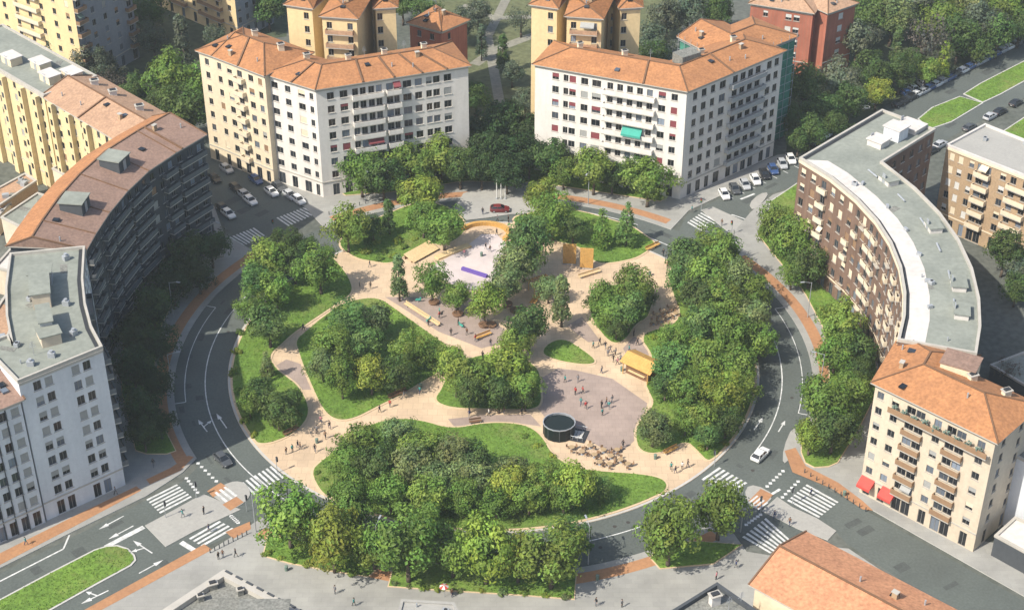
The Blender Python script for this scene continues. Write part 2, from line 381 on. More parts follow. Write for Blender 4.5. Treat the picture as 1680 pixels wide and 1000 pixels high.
bed(edge_arc((1175, 754), (1122, 418), n=40)+px((1105, 430), (1098, 455), (1105, 485), (1118, 510), (1108, 535), (1060, 546), (1054, 560), (1066, 575), (1075, 600), (1058, 628), (1066, 645), (1075, 665), (1050, 690), (1042, 715), (1050, 742), (1085, 745), (1125, 722), (1145, 740), (1160, 757)))
bed(px((965, 490), (985, 470), (1050, 468), (1072, 490), (1062, 522), (1042, 532), (1025, 560), (1005, 565), (985, 545), (970, 520)))
bed(px((888, 580), (902, 563), (925, 557), (948, 570), (978, 592), (970, 599), (940, 597), (908, 590)))
bed(px((712, 658), (725, 640), (740, 605), (780, 585), (850, 580), (885, 610), (888, 665), (870, 673), (800, 671), (740, 670)))
# street planting strips
bed(px((433, 912), (440, 880), (520, 893), (605, 905), (640, 915), (604, 946), (540, 936), (475, 924)), 0, .32)
bed(px((638, 962), (650, 918), (760, 932), (880, 930), (945, 938), (941, 983), (849, 976), (720, 968)), 0, .32)
bed(px((1068, 916), (1090, 890), (1150, 890), (1215, 895), (1170, 925), (1083, 933)), 0, .32)
bed(px((1243, 385), (1262, 345), (1310, 340), (1390, 440), (1430, 540), (1440, 640), (1410, 700), (1370, 765), (1325, 768), (1312, 735), (1340, 690), (1362, 620), (1352, 540), (1320, 480)), 1, .32)
bed(px((355, 385), (320, 375), (250, 440), (205, 540), (200, 640), (225, 745), (290, 745), (262, 690), (250, 620), (262, 540), (300, 460)), 1, .32)
bed(px((555, 300), (640, 280), (740, 268), (870, 258), (940, 268), (1080, 300), (1090, 332), (960, 312), (880, 300), (760, 298), (650, 315), (560, 322)), 1, .32)
# park to the north and ground between the far blocks
sheet('park_lawn', px((770, 250), (740, 60), (690, -60), (1100, -60), (1120, 60), (900, 120), (872, 250)), .03, M_GRASSF)
sheet('park_lawn', px((1290, 250), (1300, 60), (1400, -80), (1900, -80), (1700, 52), (1540, 132), (1440, 180), (1330, 250)), .03, mat('woodland_floor', (.07, .085, .045), .95, (.04, .055, .03), .08, .5, .3, 1, fine=.25, fscale=.6))
sheet('park_lawn', px((60, 140), (0, 40), (-60, -60), (480, -60), (470, 60), (330, 80), (335, 200), (215, 190)), .03, mat('shady_yard', (.08, .1, .05), .95, (.05, .062, .04), .08, .5, .3, 1, fine=.25, fscale=.6))
b = MB()
def strip_path(pl, w, z):
    p = flat(px(*pl))
    for k in range(len(p)-1):
        d = (p[k+1]-p[k]).normalized(); n = Vector((-d.y, d.x, 0))*w/2; e = d*w*.2
        b.quad(*[(q.x, q.y, z+.002*k) for q in (p[k]-n-e, p[k+1]-n+e, p[k+1]+n+e, p[k]+n-e)])
strip_path([(780, 105), (812, 82), (870, 60), (960, 30)], 3, .04)
strip_path([(820, 170), (800, 60), (830, 0), (840, -40)], 2.5, .06)
strip_path([(760, 10), (810, 30), (880, 28), (1000, 0)], 2.5, .08)
structure('park_path', b, M_PATHF)

# ------------------------------------------------------------------ road markings
mk = MB()
def zebra(a, bq, c, d, n, fill=.5, z=.045):
    A, B, C, D = px(a, bq, c, d)     # stripes run A->D and are spread A->B
    for k in range(n):
        t0 = (k+.25)/n; t1 = t0+fill/n
        P = [A.lerp(B, t0), A.lerp(B, t1), D.lerp(C, t1), D.lerp(C, t0)]
        mk.quad(*[(p.x, p.y, z) for p in P])
def zline(p, q, w=.25, z=.045, dash=None, gap=None):
    A, B = px(p, q); d = B-A; L = d.length; d.normalize(); n = Vector((-d.y, d.x, 0))*w/2
    t = 0
    while t < L-.01:
        e = min(L, t+(dash or L))
        a, c = A+d*t, A+d*e
        mk.quad(*[(v.x, v.y, z) for v in (a-n, c-n, c+n, a+n)])
        t = e+(gap or 0)
        if not dash: break
def arrow(p, q, z=.047, turn=0):
    A, B = px(p, q); d = (B-A); L = d.length; d.normalize(); n = Vector((-d.y, d.x, 0))
    e = B-d*L*.36
    mk.quad(*[(v.x, v.y, z) for v in (A-n*.11, e-n*.11, e+n*.11, A+n*.11)])
    mk.tri(*[(v.x, v.y, z) for v in (e-n*.42, B, e+n*.42)])
    if turn:
        m = A.lerp(B, .4); t = (n*turn+d*.5).normalized(); q2 = m+t*1.3; k = Vector((-t.y, t.x, 0))
        mk.quad(*[(v.x, v.y, z+.002) for v in (m-k*.11, q2-k*.11, q2+k*.11, m+k*.11)])
        mk.tri(*[(v.x, v.y, z+.002) for v in (q2-k*.4, q2+t*.9, q2+k*.4)])
zebra((239, 818), (264, 843), (316, 816), (289, 793), 6)
zebra((308, 882), (334, 897), (386, 868), (358, 853), 4)
zebra((447, 763), (394, 793), (415, 812), (468, 782), 8)
zebra((1149, 785), (1198, 812), (1228, 793), (1178, 765), 7)
zebra((1325, 793), (1290, 822), (1342, 850), (1377, 822), 7)
zebra((1258, 848), (1216, 882), (1262, 908), (1302, 888), 7)
zebra((1160, 342), (1126, 366), (1150, 380), (1190, 358), 8)
zebra((1218, 383), (1204, 398), (1226, 412), (1242, 396), 6)
zebra((500, 340), (452, 358), (472, 372), (520, 350), 9)
zebra((418, 373), (374, 390), (398, 404), (436, 386), 8)
zebra((640, 352), (612, 356), (602, 378), (630, 376), 3, .5)
for k in range(6):   # dotted bike crossings
    for (a, c) in (((322, 757), (358, 792)), ((304, 782), (326, 810)), ((1287, 770), (1256, 800)), ((1312, 787), (1281, 818)), ((1250, 842), (1222, 862)), ((378, 845), (392, 858))):
        A, B = px(a, c); p = A.lerp(B, (k+.5)/6); mk.quad(*[(p.x+x, p.y+y, .048) for x, y in ((-.28, -.28), (.28, -.28), (.28, .28), (-.28, .28))])
ringband(mk, 53.3, 53.5, *angs((400, 405), (455, 838)), .045, 80)
ringband(mk, 53.3, 53.5, *angs((900, 885), (1120, 840)), .045, 30)
ringband(mk, 53.3, 53.5, *angs((1225, 745), (1120, 400)), .045, 60)
for a in (angs((330, 500), (300, 660)), angs((1322, 680), (1310, 500))):
    ringband(mk, 57.0, 57.15, a[0], a[1], .045, 40)
    for e in a: ringband(mk, 57.15, 59, e-.001, e+.002, .045, 1)
zline((0, 953), (104, 900), .28); zline((104, 900), (114, 877), .28)
zline((173, 897), (236, 864), .9); zline((297, 889), (318, 902), .9); zline((1258, 815), (1280, 802), .5)
arrow((203, 846), (162, 868)); arrow((219, 862), (178, 884)); arrow((250, 907), (218, 886), turn=1); arrow((228, 940), (268, 918)); arrow((178, 968), (133, 990), turn=-1)
arrow((372, 702), (355, 678)); arrow((340, 708), (325, 688), turn=-1); arrow((1237, 705), (1252, 684)); arrow((1277, 708), (1288, 690))
zline((1215, 327), (1238, 318), .5); zline((1200, 352), (1230, 362), .3)
for t in range(7):
    zline((1195+t*18, 322-t*8.3), (1203+t*18, 326-t*8.3), .18)
for (r, a0, a1) in ((54.6, (935, 335), (1050, 365)), (56.6, (935, 335), (1050, 365)), (53.4, (1000, 365), (1110, 405))):
    ringband(mk, r, r+.25, *angs(a1, a0), .046, 20)
structure('road_markings', mk, M_WHITE)
wear = MB(); wr = random.Random(31)
for k in range(70):
    a = wr.uniform(0, 6.283); r = wr.uniform(50.5, 58); w2 = wr.uniform(.006, .05); dr = wr.uniform(.35, 1.4)
    if r+dr > 58.6: continue
    ringband(wear, r, r+dr, a, a+w2, .034, max(1, int(w2/.02)))
for (x, y) in ((60, 935), (130, 905), (190, 860), (270, 925), (1420, 870), (1480, 930), (1560, 960), (1400, 858), (1230, 328), (1265, 305), (1560, 150), (1620, 118), (1480, 250), (1560, 205), (400, 345), (430, 350), (380, 330)):
    c = G(x, y); s1, s2 = wr.uniform(.6, 2.2), wr.uniform(.4, 1.1); d = (G(x+12, y-6)-c).normalized(); q = Vector((-d.y, d.x, 0))
    wear.quad(*[(v.x, v.y, .024) for v in (c-d*s1-q*s2, c+d*s1-q*s2, c+d*s1+q*s2, c-d*s1+q*s2)])
structure('road_patches', wear, mat('patched_asphalt', (.085, .095, .088), .92, (.06, .066, .063), .5, .5, fine=.12, fscale=3))
wear = MB()
for k in range(26):
    a = wr.uniform(0, 6.283); r = wr.choice((51.6, 55.4)); c = Vector((r*math.cos(a), r*math.sin(a), .038)); wear.ngon([(c.x+.34*math.cos(j*.6283), c.y+.34*math.sin(j*.6283), .038) for j in range(10)])
structure('road_manholes', wear, mat('iron_cover', (.06, .055, .05), .7))
mk = MB()
zebra((415, 803), (378, 816), (352, 826), (388, 812), 1); mk = MB()
for pl in ([(340, 806), (362, 792), (374, 800), (350, 816)], [(365, 828), (388, 815), (400, 824), (378, 838)], [(1228, 822), (1248, 802), (1268, 812), (1246, 836)]):
    p = px(*pl); p = p if area2(p) > 0 else p[::-1]; mk.ngon([(q.x, q.y, .142) for q in p])
structure('bike_crossing', mk, M_BIKE)
mk = MB()
zebra((372, 797), (350, 810), (368, 826), (392, 812), 3, .5, .15)
zebra((1240, 812), (1262, 826), (1246, 838), (1226, 824), 4, .5, .15)
structure('refuge_markings', mk, M_WHITE)

# ================================================================== BUILDINGS
WIN = {}
def window_mesh(w, h, style):
    key = (round(w, 1), round(h, 1), style)
    if key in WIN: return WIN[key]
    w, h = key[0], key[1]
    b = MB(); t = .07
    fm = 1
    b.box((0, .17, h/2), (w-.02, .02, h-.02), 0)
    for sx in (-1, 1): b.box((sx*(w/2-t/2-.005), .13, h/2), (t, .07, h-.01), fm)
    b.box((0, .13, h-t/2-.005), (w-2*t-.03, .065, t), fm); b.box((0, .13, t/2+.005), (w-2*t-.03, .065, t), fm)
    b.box((0, .135, h/2), (.07, .05, h-2*t-.03), fm)
    b.box((0, -.03, -.05), (w+.24, .16, .09), 2)
    me = b.data('window', [M_GLASS, M_FRAMED, M_STONE])
    WIN[key] = me; return me
def blind_mesh(w, h, frac, m):
    key = ('blind', round(w, 1), round(h, 1), frac, m.name)
    if key in WIN: return WIN[key]
    w, h = key[1], key[2]
    b = MB(); hh = h*frac
    n = max(3, int(hh/.3))
    for k in range(n):
        b.box((0, .07, h-hh*(k+.5)/n), (w-.06, .03, hh/n*.93), 0)
    me = b.data('blind', [m]); WIN[key] = me; return me
def balcony_mesh(w, d, solid):
    key = ('balc', round(w, 1), d, solid)
    if key in WIN: return WIN[key]
    b = MB(); b.box((0, -d/2-.003, -.1), (key[1], d, .18)); me = b.data('balcony', [M_STONE])
    r = MB(); W = key[1]
    if solid:
        r.box((0, -d+.06, .48), (W-.01, .1, .94)); [r.box((s*(W/2-.06), -d/2+.02, .48), (.1, d-.2, .94)) for s in (-1, 1)]
    else:
        r.box((0, -d+.05, 1.0), (W-.02, .06, .06)); [r.box((s*(W/2-.05), -d/2+.02, 1.0), (.06, d-.15, .06)) for s in (-1, 1)]
        n = max(3, int(W/.32))
        for k in range(n): r.box((-W/2+.08+(W-.16)*k/(n-1), -d+.05, .49), (.04, .04, .95))
    rm = r.data('railing', [M_STONE]); WIN[key] = (me, rm); return WIN[key]

class Bld:
    def __init__(s, name, label, cat='building'):
        s.root = empty(name, (0, 0, 0), 0, label, cat); s.wins = []; s.balc = []; s.n = 0
        s.first = None
    def base(s, p):
        if getattr(s, "off", None) is not None: return s
        s.off = Vector((p[0], p[1], 0)); s.root.location = s.off; return s
    def part(s, name, mb, mats, parent=None):
        mb.v = [(x-s.off.x, y-s.off.y, z) for x, y, z in mb.v]
        return mb.build(name, mats, parent or s.root)
    def finish(s):
        def key(w):
            p = w[0].translation; n = w[0].to_3x3()@Vector((0, -1, 0)); d = CAMLOC-p
            return -(n.dot(d.normalized()))*1e6/d.length_squared*w[5]
        s.wins.sort(key=key)
        rest = MB(); rmats = None
        for k, (M, w, h, bl, mm, ar) in enumerate(s.wins):
            me = window_mesh(w, h, 0)
            if k < 99:
                L = Matrix.Translation(-s.off)@M
                o = put('window', me, s.root, L)
                if bl: put('blind', blind_mesh(w, h, bl, mm), o)
            else: rest.mesh(me, Matrix.Translation(-s.off)@M)
        if rest.v: tag(rest.build('window', [M_GLASS, M_FRAMED, M_STONE], s.root), kind='stuff')
        rest = MB(); rm2 = MB(); mset = None
        s.balc.sort(key=lambda w: (CAMLOC-w[0].translation).length)
        for k, (M, w, d, solid, m) in enumerate(s.balc):
            me, rm = balcony_mesh(w, d, solid)
            L = Matrix.Translation(-s.off)@M
            if k < 99:
                o = put('balcony', me, s.root, L); r = put('railing', rm, o)
                if 2.4 < w < 9 and m is not M_PARA and random.random() < .13:
                    aw = MB(); x0 = random.uniform(-.4, 0)*w; x1 = x0+min(w*.5, 3.6)
                    aw.quad((x0, -.02, 2.5), (x1, -.02, 2.5), (x1, -d*.95, 1.75), (x0, -d*.95, 1.75)); aw.quad((x0, -d*.95, 1.75), (x1, -d*.95, 1.75), (x1, -d*.95, 1.5), (x0, -d*.95, 1.5))
                    put('awning', aw.data('awning', [random.choice((M_AWN_O, M_CREAMT, M_BL_GRN, M_BL_GRY, M_BL_RED))]), o)
                r.material_slots[0].link = 'OBJECT'; r.material_slots[0].material = m
            else: rest.mesh(me, L); rest.mesh(rm, L, 1); mset = m
        if rest.v: tag(rest.build('balcony', [M_STONE, mset], s.root), kind='stuff')
    def facade(s, p0, p1, z0, z1, m, cols=None, floors=8, ground=3.6, wh=1.55, sill=.95, blinds=None, pb=.35, balcs=(), bal=None, shop=True, bd=1.15, rb=0, wall=None, gm=None, cornice=True, mb=None, bsolid=True, bfrom=1):
        """p0->p1 with the outside on the right hand; cols = [(fraction, width)]"""
        p0 = Vector((p0[0], p0[1], 0)); p1 = Vector((p1[0], p1[1], 0)); d = p1-p0; L = d.length; d.normalize(); inn = Vector((-d.y, d.x, 0))
        b = mb or MB()
        if cols is None:
            n = max(1, round(L/3.1)); cols = [((k+.5)/n, 1.25) for k in range(n)]
        fh = (z1-z0-ground-.5)/(floors-1) if floors > 1 else 3
        def W(u, v, k=0): return p0+d*u+Vector((0, 0, v))+inn*k
        us = sorted((max(.25, f*L-w/2), min(L-.25, f*L+w/2)) for f, w in cols)
        us = [u for u in us if u[1]-u[0] > .4]
        def band(v0, v1): b.quad(W(0, v0), W(L, v0), W(L, v1), W(0, v1), 0)
        v = z0
        for fl in range(floors):
            f0 = z0 if fl == 0 else z0+ground+(fl-1)*fh
            top = z0+ground if fl == 0 else f0+fh
            if fl == floors-1: top = z1
            if fl == 0 and shop: a0, a1 = f0+.12, f0+2.9
            else: a0, a1 = f0+sill, f0+sill+wh
            isb = [False]*len(us)
            if fl >= bfrom:
                for k, u in enumerate(us):
                    mid = (u[0]+u[1])/2/L
                    isb[k] = any(q[0] <= mid <= q[1] for q in balcs)
            # one band for windows (a0..a1); balcony doors share the band but reach lower visually behind the parapet
            band(f0, a0); band(a1, top)
            e = 0
            for k, u in enumerate(us):
                b.quad(W(e, a0), W(u[0], a0), W(u[0], a1), W(e, a1), 0)
                r = .26
                b.quad(W(u[0], a0), W(u[0], a0, r), W(u[0], a1, r), W(u[0], a1), 0); b.quad(W(u[1], a0, r), W(u[1], a0), W(u[1], a1), W(u[1], a1, r), 0)
                b.quad(W(u[0], a1, r), W(u[1], a1, r), W(u[1], a1), W(u[0], a1), 0); b.quad(W(u[0], a0), W(u[1], a0), W(u[1], a0, r), W(u[0], a0, r), 0)
                b.quad(W(u[0], a0, r), W(u[1], a0, r), W(u[1], a1, r), W(u[0], a1, r), 0)
                o = W((u[0]+u[1])/2, a0)
                M = Matrix(((d.x, inn.x, 0, o.x), (d.y, inn.y, 0, o.y), (0, 0, 1, o.z), (0, 0, 0, 1)))
                w, h = u[1]-u[0], a1-a0
                bl = None; mm = None
                if blinds and fl > 0 and random.random() < pb and not isb[k]:
                    bl = random.choice((1.0, 1.0, .6, .4)); mm = random.choice(blinds)
                s.wins.append((M, w, h, bl, mm, w*h))
                if rb and fl > 0 and not isb[k] and random.random() < rb:
                    o2 = W((u[0]+u[1])/2, f0+.12); M2 = Matrix(((d.x, inn.x, 0, o2.x), (d.y, inn.y, 0, o2.y), (0, 0, 1, o2.z), (0, 0, 0, 1)))
                    s.balc.append((M2, w+.6, .65, random.random() < .5, bal or M_STONE))
                e = u[1]
            b.quad(W(e, a0), W(L, a0), W(L, a1), W(e, a1), 0)
            if fl >= bfrom and balcs:
                for q in balcs:
                    o = W((q[0]+q[1])/2*L, f0+.12); M = Matrix(((d.x, inn.x, 0, o.x), (d.y, inn.y, 0, o.y), (0, 0, 1, o.z), (0, 0, 0, 1)))
                    s.balc.append((M, (q[1]-q[0])*L, bd, bsolid, bal or M_STONE))
        if mb is None: s.part('wall', b, [m])
        return b
    def plainwall(s, b, p0, p1, z0, z1): b.quad((p0[0], p0[1], z0), (p1[0], p1[1], z0), (p1[0], p1[1], z1), (p0[0], p0[1], z1), 0)

def offset_line(F, d):
    out = []
    for k, p in enumerate(F):
        ns = []
        if k > 0: e = (F[k]-F[k-1]).normalized(); ns.append(Vector((-e.y, e.x, 0)))
        if k < len(F)-1: e = (F[k+1]-F[k]).normalized(); ns.append(Vector((-e.y, e.x, 0)))
        n = sum(ns, Vector((0, 0, 0))).normalized(); out.append(p+n*(d/max(.5, n.dot(ns[0]))))
    return out
def hip_roof(B, F, d, h, rise, m, frac=.5, over=.6, hip0=True, hip1=True, walls=True, chim=(), name='roof', ridge_m=M_WOODD, back_m=None, clutter=5):
    E = offset_line(F, -over); K = offset_line(F, d+over); Rg = offset_line(F, d*frac)
    e0 = (F[1]-F[0]).normalized(); e1 = (F[-1]-F[-2]).normalized()
    E[0] = E[0]-e0*over; K[0] = K[0]-e0*over; E[-1] = E[-1]+e1*over; K[-1] = K[-1]+e1*over
    Rg[0] = Rg[0]+e0*(d*.5 if hip0 else -over); Rg[-1] = Rg[-1]-e1*(d*.5 if hip1 else -over)
    def z(p, q): return Vector((p.x, p.y, q))
    b = MB(); zt = h+.22
    n = len(F)
    for k in range(n-1):
        b.quad(z(E[k], zt), z(E[k+1], zt), z(Rg[k+1], zt+rise), z(Rg[k], zt+rise), 0)
        b.quad(z(K[k+1], zt), z(K[k], zt), z(Rg[k], zt+rise), z(Rg[k+1], zt+rise), 2)
        b.quad(z(E[k], h+.01), z(E[k+1], h+.01), z(E[k+1], zt), z(E[k], zt), 1)
        b.quad(z(K[k+1], h+.01), z(K[k], h+.01), z(K[k], zt), z(K[k+1], zt), 1)
        b.quad(z(K[k], h+.01), z(K[k+1], h+.01), z(E[k+1], h+.01), z(E[k], h+.01), 1)
    b.tri(z(K[0], zt), z(E[0], zt), z(Rg[0], zt+rise), 0); b.tri(z(E[-1], zt), z(K[-1], zt), z(Rg[-1], zt+rise), 0)
    b.quad(z(K[0], h+.01), z(E[0], h+.01), z(E[0], zt), z(K[0], zt), 1); b.quad(z(E[-1], h+.01), z(K[-1], h+.01), z(K[-1], zt), z(E[-1], zt), 1)
    ro = B.part(name, b, [m, M_STONE, back_m or m])
    rr = random.Random(int(h*10)+n)
    for i in range(clutter):        # roof windows, soil pipes and small stacks on the front slope
        k = rr.randrange(n-1); u = rr.uniform(.12, .88); v = rr.uniform(.25, .8)
        pe = E[k].lerp(E[k+1], u); pr = Rg[k].lerp(Rg[k+1], u); q = pe.lerp(pr, v); zz = zt+rise*v; dd = (E[k+1]-E[k]).normalized(); rz = math.atan2(dd.y, dd.x)
        pb = MB(); ty = i % 3
        if ty == 0: pb.box((q.x, q.y, zz+.12), (1.0, 1.2, .3), 0, rz=rz); B.part('roof_window', pb, [M_GLASS])
        elif ty == 1: pb.tube((q.x, q.y, zz-.3), (q.x, q.y, zz+.9), .14, .14, 8); B.part('vent_pipe', pb, [M_METAL])
        else: pb.box((q.x, q.y, zz+.4), (.8, .6, 1.4), 0, rz=rz); pb.box((q.x, q.y, zz+1.15), (1.0, .8, .12), 1, rz=rz); B.part('chimney', pb, [M_WTAN, M_STONE])
    # dark fire walls and ridge caps
    c = MB()
    def beam(p, q, w=.22, hgt=.16, mi=0):
        dd = (q-p); L = dd.length
        if L < .1: return
        dd.normalize(); up = Vector((0, 0, 1)); sd = dd.cross(up).normalized()*w/2; u = sd.cross(dd).normalized()*hgt
        a = [p-sd-u*.3, p+sd-u*.3, p+sd+u, p-sd+u]; bb = [x+(q-p) for x in a]
        for i in range(4): c.quad(a[i], a[(i+1) % 4], bb[(i+1) % 4], bb[i], mi)
        c.quad(*a); c.quad(*bb)
    for k in range(n-1): beam(z(Rg[k], zt+rise), z(Rg[k+1], zt+rise), .3)
    beam(z(E[0], zt), z(Rg[0], zt+rise)); beam(z(K[0], zt), z(Rg[0], zt+rise)); beam(z(E[-1], zt), z(Rg[-1], zt+rise)); beam(z(K[-1], zt), z(Rg[-1], zt+rise))
    for k in range(1, n-1): beam(z(E[k], zt), z(Rg[k], zt+rise), .2)
    for (k, t) in chim:     # fire walls across a segment
        beam(z(E[k].lerp(E[k+1], t), zt), z(Rg[k].lerp(Rg[k+1], t), zt+rise), .35, .3)
    B.part('ridge_cap', c, [ridge_m], None)
    return E, K, Rg, zt
def chimneys(B, pts, m=M_CREAMT):
    for (x, y, z, s, h) in pts:
        b = MB(); b.box((x, y, z+h/2-.6), (s, s*.7, h+1.2), 0, rz=.4); b.box((x, y, z+h+.1), (s*1.25, s*.95, .16), 1, rz=.4); b.box((x, y, z+h+.28), (s*.8, s*.5, .2), 2, rz=.4)
        B.part('chimney', b, [m, M_STONE, M_DARK])
def aerials(B, pts):
    for (x, y, z) in pts:
        b = MB(); b.tube((x, y, z-.3), (x, y, z+2.6), .04, .03, 6)
        for k in range(4): b.tube((x-.5+.08*k, y-.2, z+1.5+.28*k), (x+.5-.08*k, y+.2, z+1.5+.28*k), .025, .025, 5)
        B.part('aerial', b, [M_METAL])
def flat_roof(B, poly, h, m, par=.7, pm=M_STONE, th=.35, edge=None):
    poly = flat(poly)
    if area2(poly) < 0: poly = poly[::-1]
    inn = offset_poly(poly, -th); out = offset_poly(poly, .12)
    b = MB(); b.ngon([(p.x, p.y, h+.05) for p in inn]); B.part('roof', b, [m])
    c = MB(); n = len(poly)
    for k in range(n):
        k2 = (k+1) % n
        A0, A1, I0, I1 = out[k], out[k2], inn[k], inn[k2]
        c.quad((A0.x, A0.y, h), (A1.x, A1.y, h), (A1.x, A1.y, h+par), (A0.x, A0.y, h+par))
        c.quad((A0.x, A0.y, h+par), (A1.x, A1.y, h+par), (I1.x, I1.y, h+par), (I0.x, I0.y, h+par))
        c.quad((I1.x, I1.y, h), (I0.x, I0.y, h), (I0.x, I0.y, h+par), (I1.x, I1.y, h+par))
        c.quad((A1.x, A1.y, h), (A0.x, A0.y, h), (poly[k].x, poly[k].y, h), (poly[k2].x, poly[k2].y, h))
    B.part('parapet', c, [pm])
    rr = random.Random(n*7+int(h)); cc = sum(poly, Vector((0, 0, 0)))/n
    for i in range(min(10, 3+n//3)):
        k = rr.randrange(n); a = poly[k].lerp(poly[(k+1) % n], rr.uniform(.15, .85)); K2 = n-1-k
        a = a.lerp(poly[K2].lerp(poly[(K2-1) % n], .5) if n > 6 else cc, rr.uniform(.22, .42)); rz = rr.random()*3
        pb = MB(); ty = i % 3
        if ty == 0: pb.box((a.x, a.y, h+.07), (rr.uniform(1.5, 3), rr.uniform(1, 2), .03), 0, rz=rz); B.part('roof_patch', pb, [M_GRAVEL])
        elif ty == 1: pb.box((a.x, a.y, h+.45), (1.0, .7, .7), 0, rz=rz); pb.tube((a.x, a.y, h+.8), (a.x, a.y, h+.86), .28, .28, 8, 1); B.part('cooling_unit', pb, [M_METAL, M_DARK])
        else: pb.tube((a.x, a.y, h), (a.x, a.y, h+.8), .12, .12, 8); B.part('vent_pipe', pb, [M_METAL])
def shaded_gutter(B, F, h):
    g0, g1 = offset_line(F, .36), offset_line(F, .95); b = MB()
    for k in range(len(F)-1): b.quad(*[(p.x, p.y, h+.12) for p in (g0[k], g0[k+1], g1[k+1], g1[k])])
    B.part('shaded_gutter', b, [M_DARK])  # near-black roof channel, the parapet's inner shadow put into its colour
def penthouse(B, poly, h, ht, wm, rm, name='penthouse'):
    poly = flat(poly)
    if area2(poly) < 0: poly = poly[::-1]
    b = MB(); b.prism(poly, h-.2, h+ht, 0, 0); o = B.part(name, b, [wm])
    c = MB(); q = offset_poly(poly, .25); c.prism(q, h+ht, h+ht+.18, 0, 0, bottom=True); c.v = [(x-B.off.x, y-B.off.y, z) for x, y, z in c.v]; c.build('roof', [rm], o)
    e = poly[1]-poly[0]
    dd = MB(); mid = poly[0].lerp(poly[1], .5); rz = math.atan2(e.y, e.x); dd.box((mid.x-B.off.x, mid.y-B.off.y, h+1.1), (.95, .12, 2.0), 0, rz=rz); dd.build('door', [M_METAL], o)

def strip(B, F, d, h, m, specs, floors, roof='hip', ends=(True, True), back=None, z0=.1, **kw):
    """walls of a strip building: F front points (outside on the right), d depth to the left."""
    K = offset_line(F, d); B.base(sum(F, Vector((0, 0, 0)))/len(F))
    b = MB()
    for k in range(len(F)-1):
        sp = dict(kw); sp.update(specs[k] if k < len(specs) else {})
        if sp.pop('plain', False): B.plainwall(b, F[k], F[k+1], z0, h)
        elif 'fm' in sp: fm = sp.pop('fm'); B.facade(F[k], F[k+1], z0, h, fm, floors=floors, **sp)
        else: B.facade(F[k], F[k+1], z0, h, m, floors=floors, mb=b, **sp)
    for k in range(len(F)-1):
        sp = (back or {}).get(k)
        if sp is not None: B.facade(K[k+1], K[k], z0, h, m, floors=floors, mb=b, **sp)
        else: B.plainwall(b, K[k+1], K[k], z0, h)
    for i, (p, q) in enumerate(((K[0], F[0]), (F[-1], K[-1]))):
        sp = ends[i]
        if isinstance(sp, dict): B.facade(p, q, z0, h, m, floors=floors, mb=b, **sp)
        else: B.plainwall(b, p, q, z0, h)
    for k in range(len(F)-1):
        b.quad(*[(p.x, p.y, h) for p in (F[k], F[k+1], K[k+1], K[k])])
    B.part('wall', b, [m])
    # plinth band and cornice as trim
    for (nm, za, zb, pr) in (('cornice', h-.5, h-.02, .22), ('string_course', 3.62, 3.85, .12)):
        t = MB()
        for k in range(len(F)-1):
            e = (F[k+1]-F[k]).normalized(); o = Vector((e.y, -e.x, 0))
            a, c = F[k]+o*pr, F[k+1]+o*pr
            t.quad((a.x, a.y, za), (c.x, c.y, za), (c.x, c.y, zb), (a.x, a.y, zb)); t.quad((a.x, a.y, zb), (c.x, c.y, zb), (F[k+1].x, F[k+1].y, zb), (F[k].x, F[k].y, zb)); t.quad((a.x, a.y, za), (F[k].x, F[k].y, za), (F[k+1].x, F[k+1].y, za), (c.x, c.y, za))
        B.part(nm, t, [kw.get('gm') or M_STONE])
    return K
exec_after = []

def P3(h, *pts): return flat([G(p[0], p[1], h) for p in pts])
RED = [M_BL_RED, M_BL_RED, M_BL_GRY]; GRY = [M_BL_GRY, M_BL_BRN]; BRN = [M_BL_BRN, M_BL_GRY, M_CREAMT]

# A: white corner block, north-west
B = Bld('apartment_building', 'white corner apartment block with orange tiled roof, left of the dark tree gap')
F = P3(26, (437, 122), (518, 147), (768, 108))
cA = [(.09, 1.5), (.175, 1.7), (.25, 1.3), (.30, 1.3), (.355, 1.3), (.405, 1.3), (.475, 1.5), (.52, 1.2), (.59, 1.9), (.665, 1.6), (.735, 1.3), (.785, 1.5), (.86, 1.7)]
strip(B, F, 12, 26, M_WW, [dict(cols=[(.15, 1.8), (.42, 1.5), (.7, 1.8), (.9, 1.0)], blinds=BRN, pb=.5, sill=.9, wh=1.5), dict(cols=cA, balcs=[(.225, .43), (.45, .545)], blinds=RED, pb=.22, bal=M_WW, wh=1.65, sill=.8)], 8, ends=(True, dict(cols=[(.3, 1.3), (.7, 1.3)])))
hip_roof(B, F, 12, 26, 2.3, M_TILE, chim=((0, .55), (1, .3), (1, .5), (1, .68), (1, .84)))
q = offset_line(F, 8)
chimneys(B, [(q[1].lerp(q[2], t).x, q[1].lerp(q[2], t).y, 27.6, 1.1, 1.3) for t in (.18, .45, .75)]+[(q[0].x+4, q[0].y-3, 27.6, 1.2, 1.4)])
aerials(B, [(q[1].lerp(q[2], t).x, q[1].lerp(q[2], t).y, 27.8) for t in (.3, .6)])
B.finish()
# A2: cream block behind it
B = Bld('apartment_building', 'cream apartment block with orange hipped roof behind the left end of the white block')
F = P3(26.5, (326, 84), (350, 92), (434, 124))
strip(B, F, 14, 26.5, M_WCR, [dict(cols=[(.5, 1.2)]), dict(cols=[(.1, 1.2), (.3, 1.5), (.5, 1.5), (.72, 1.5), (.9, 1.2)], blinds=BRN, pb=.45, balcs=[(.42, .6)], bal=M_CREAMT)], 8, ends=(dict(cols=[(.3, 1.3), (.6, 1.3)]), True))
hip_roof(B, F, 14, 26.5, 2.8, M_TILE, chim=((1, .5),))
q = offset_line(F, 9); chimneys(B, [(q[2].x-3, q[2].y+2, 28.3, 1.3, 1.3), (q[1].x+3, q[1].y-1, 28.3, 1.2, 1.4)])
B.finish()
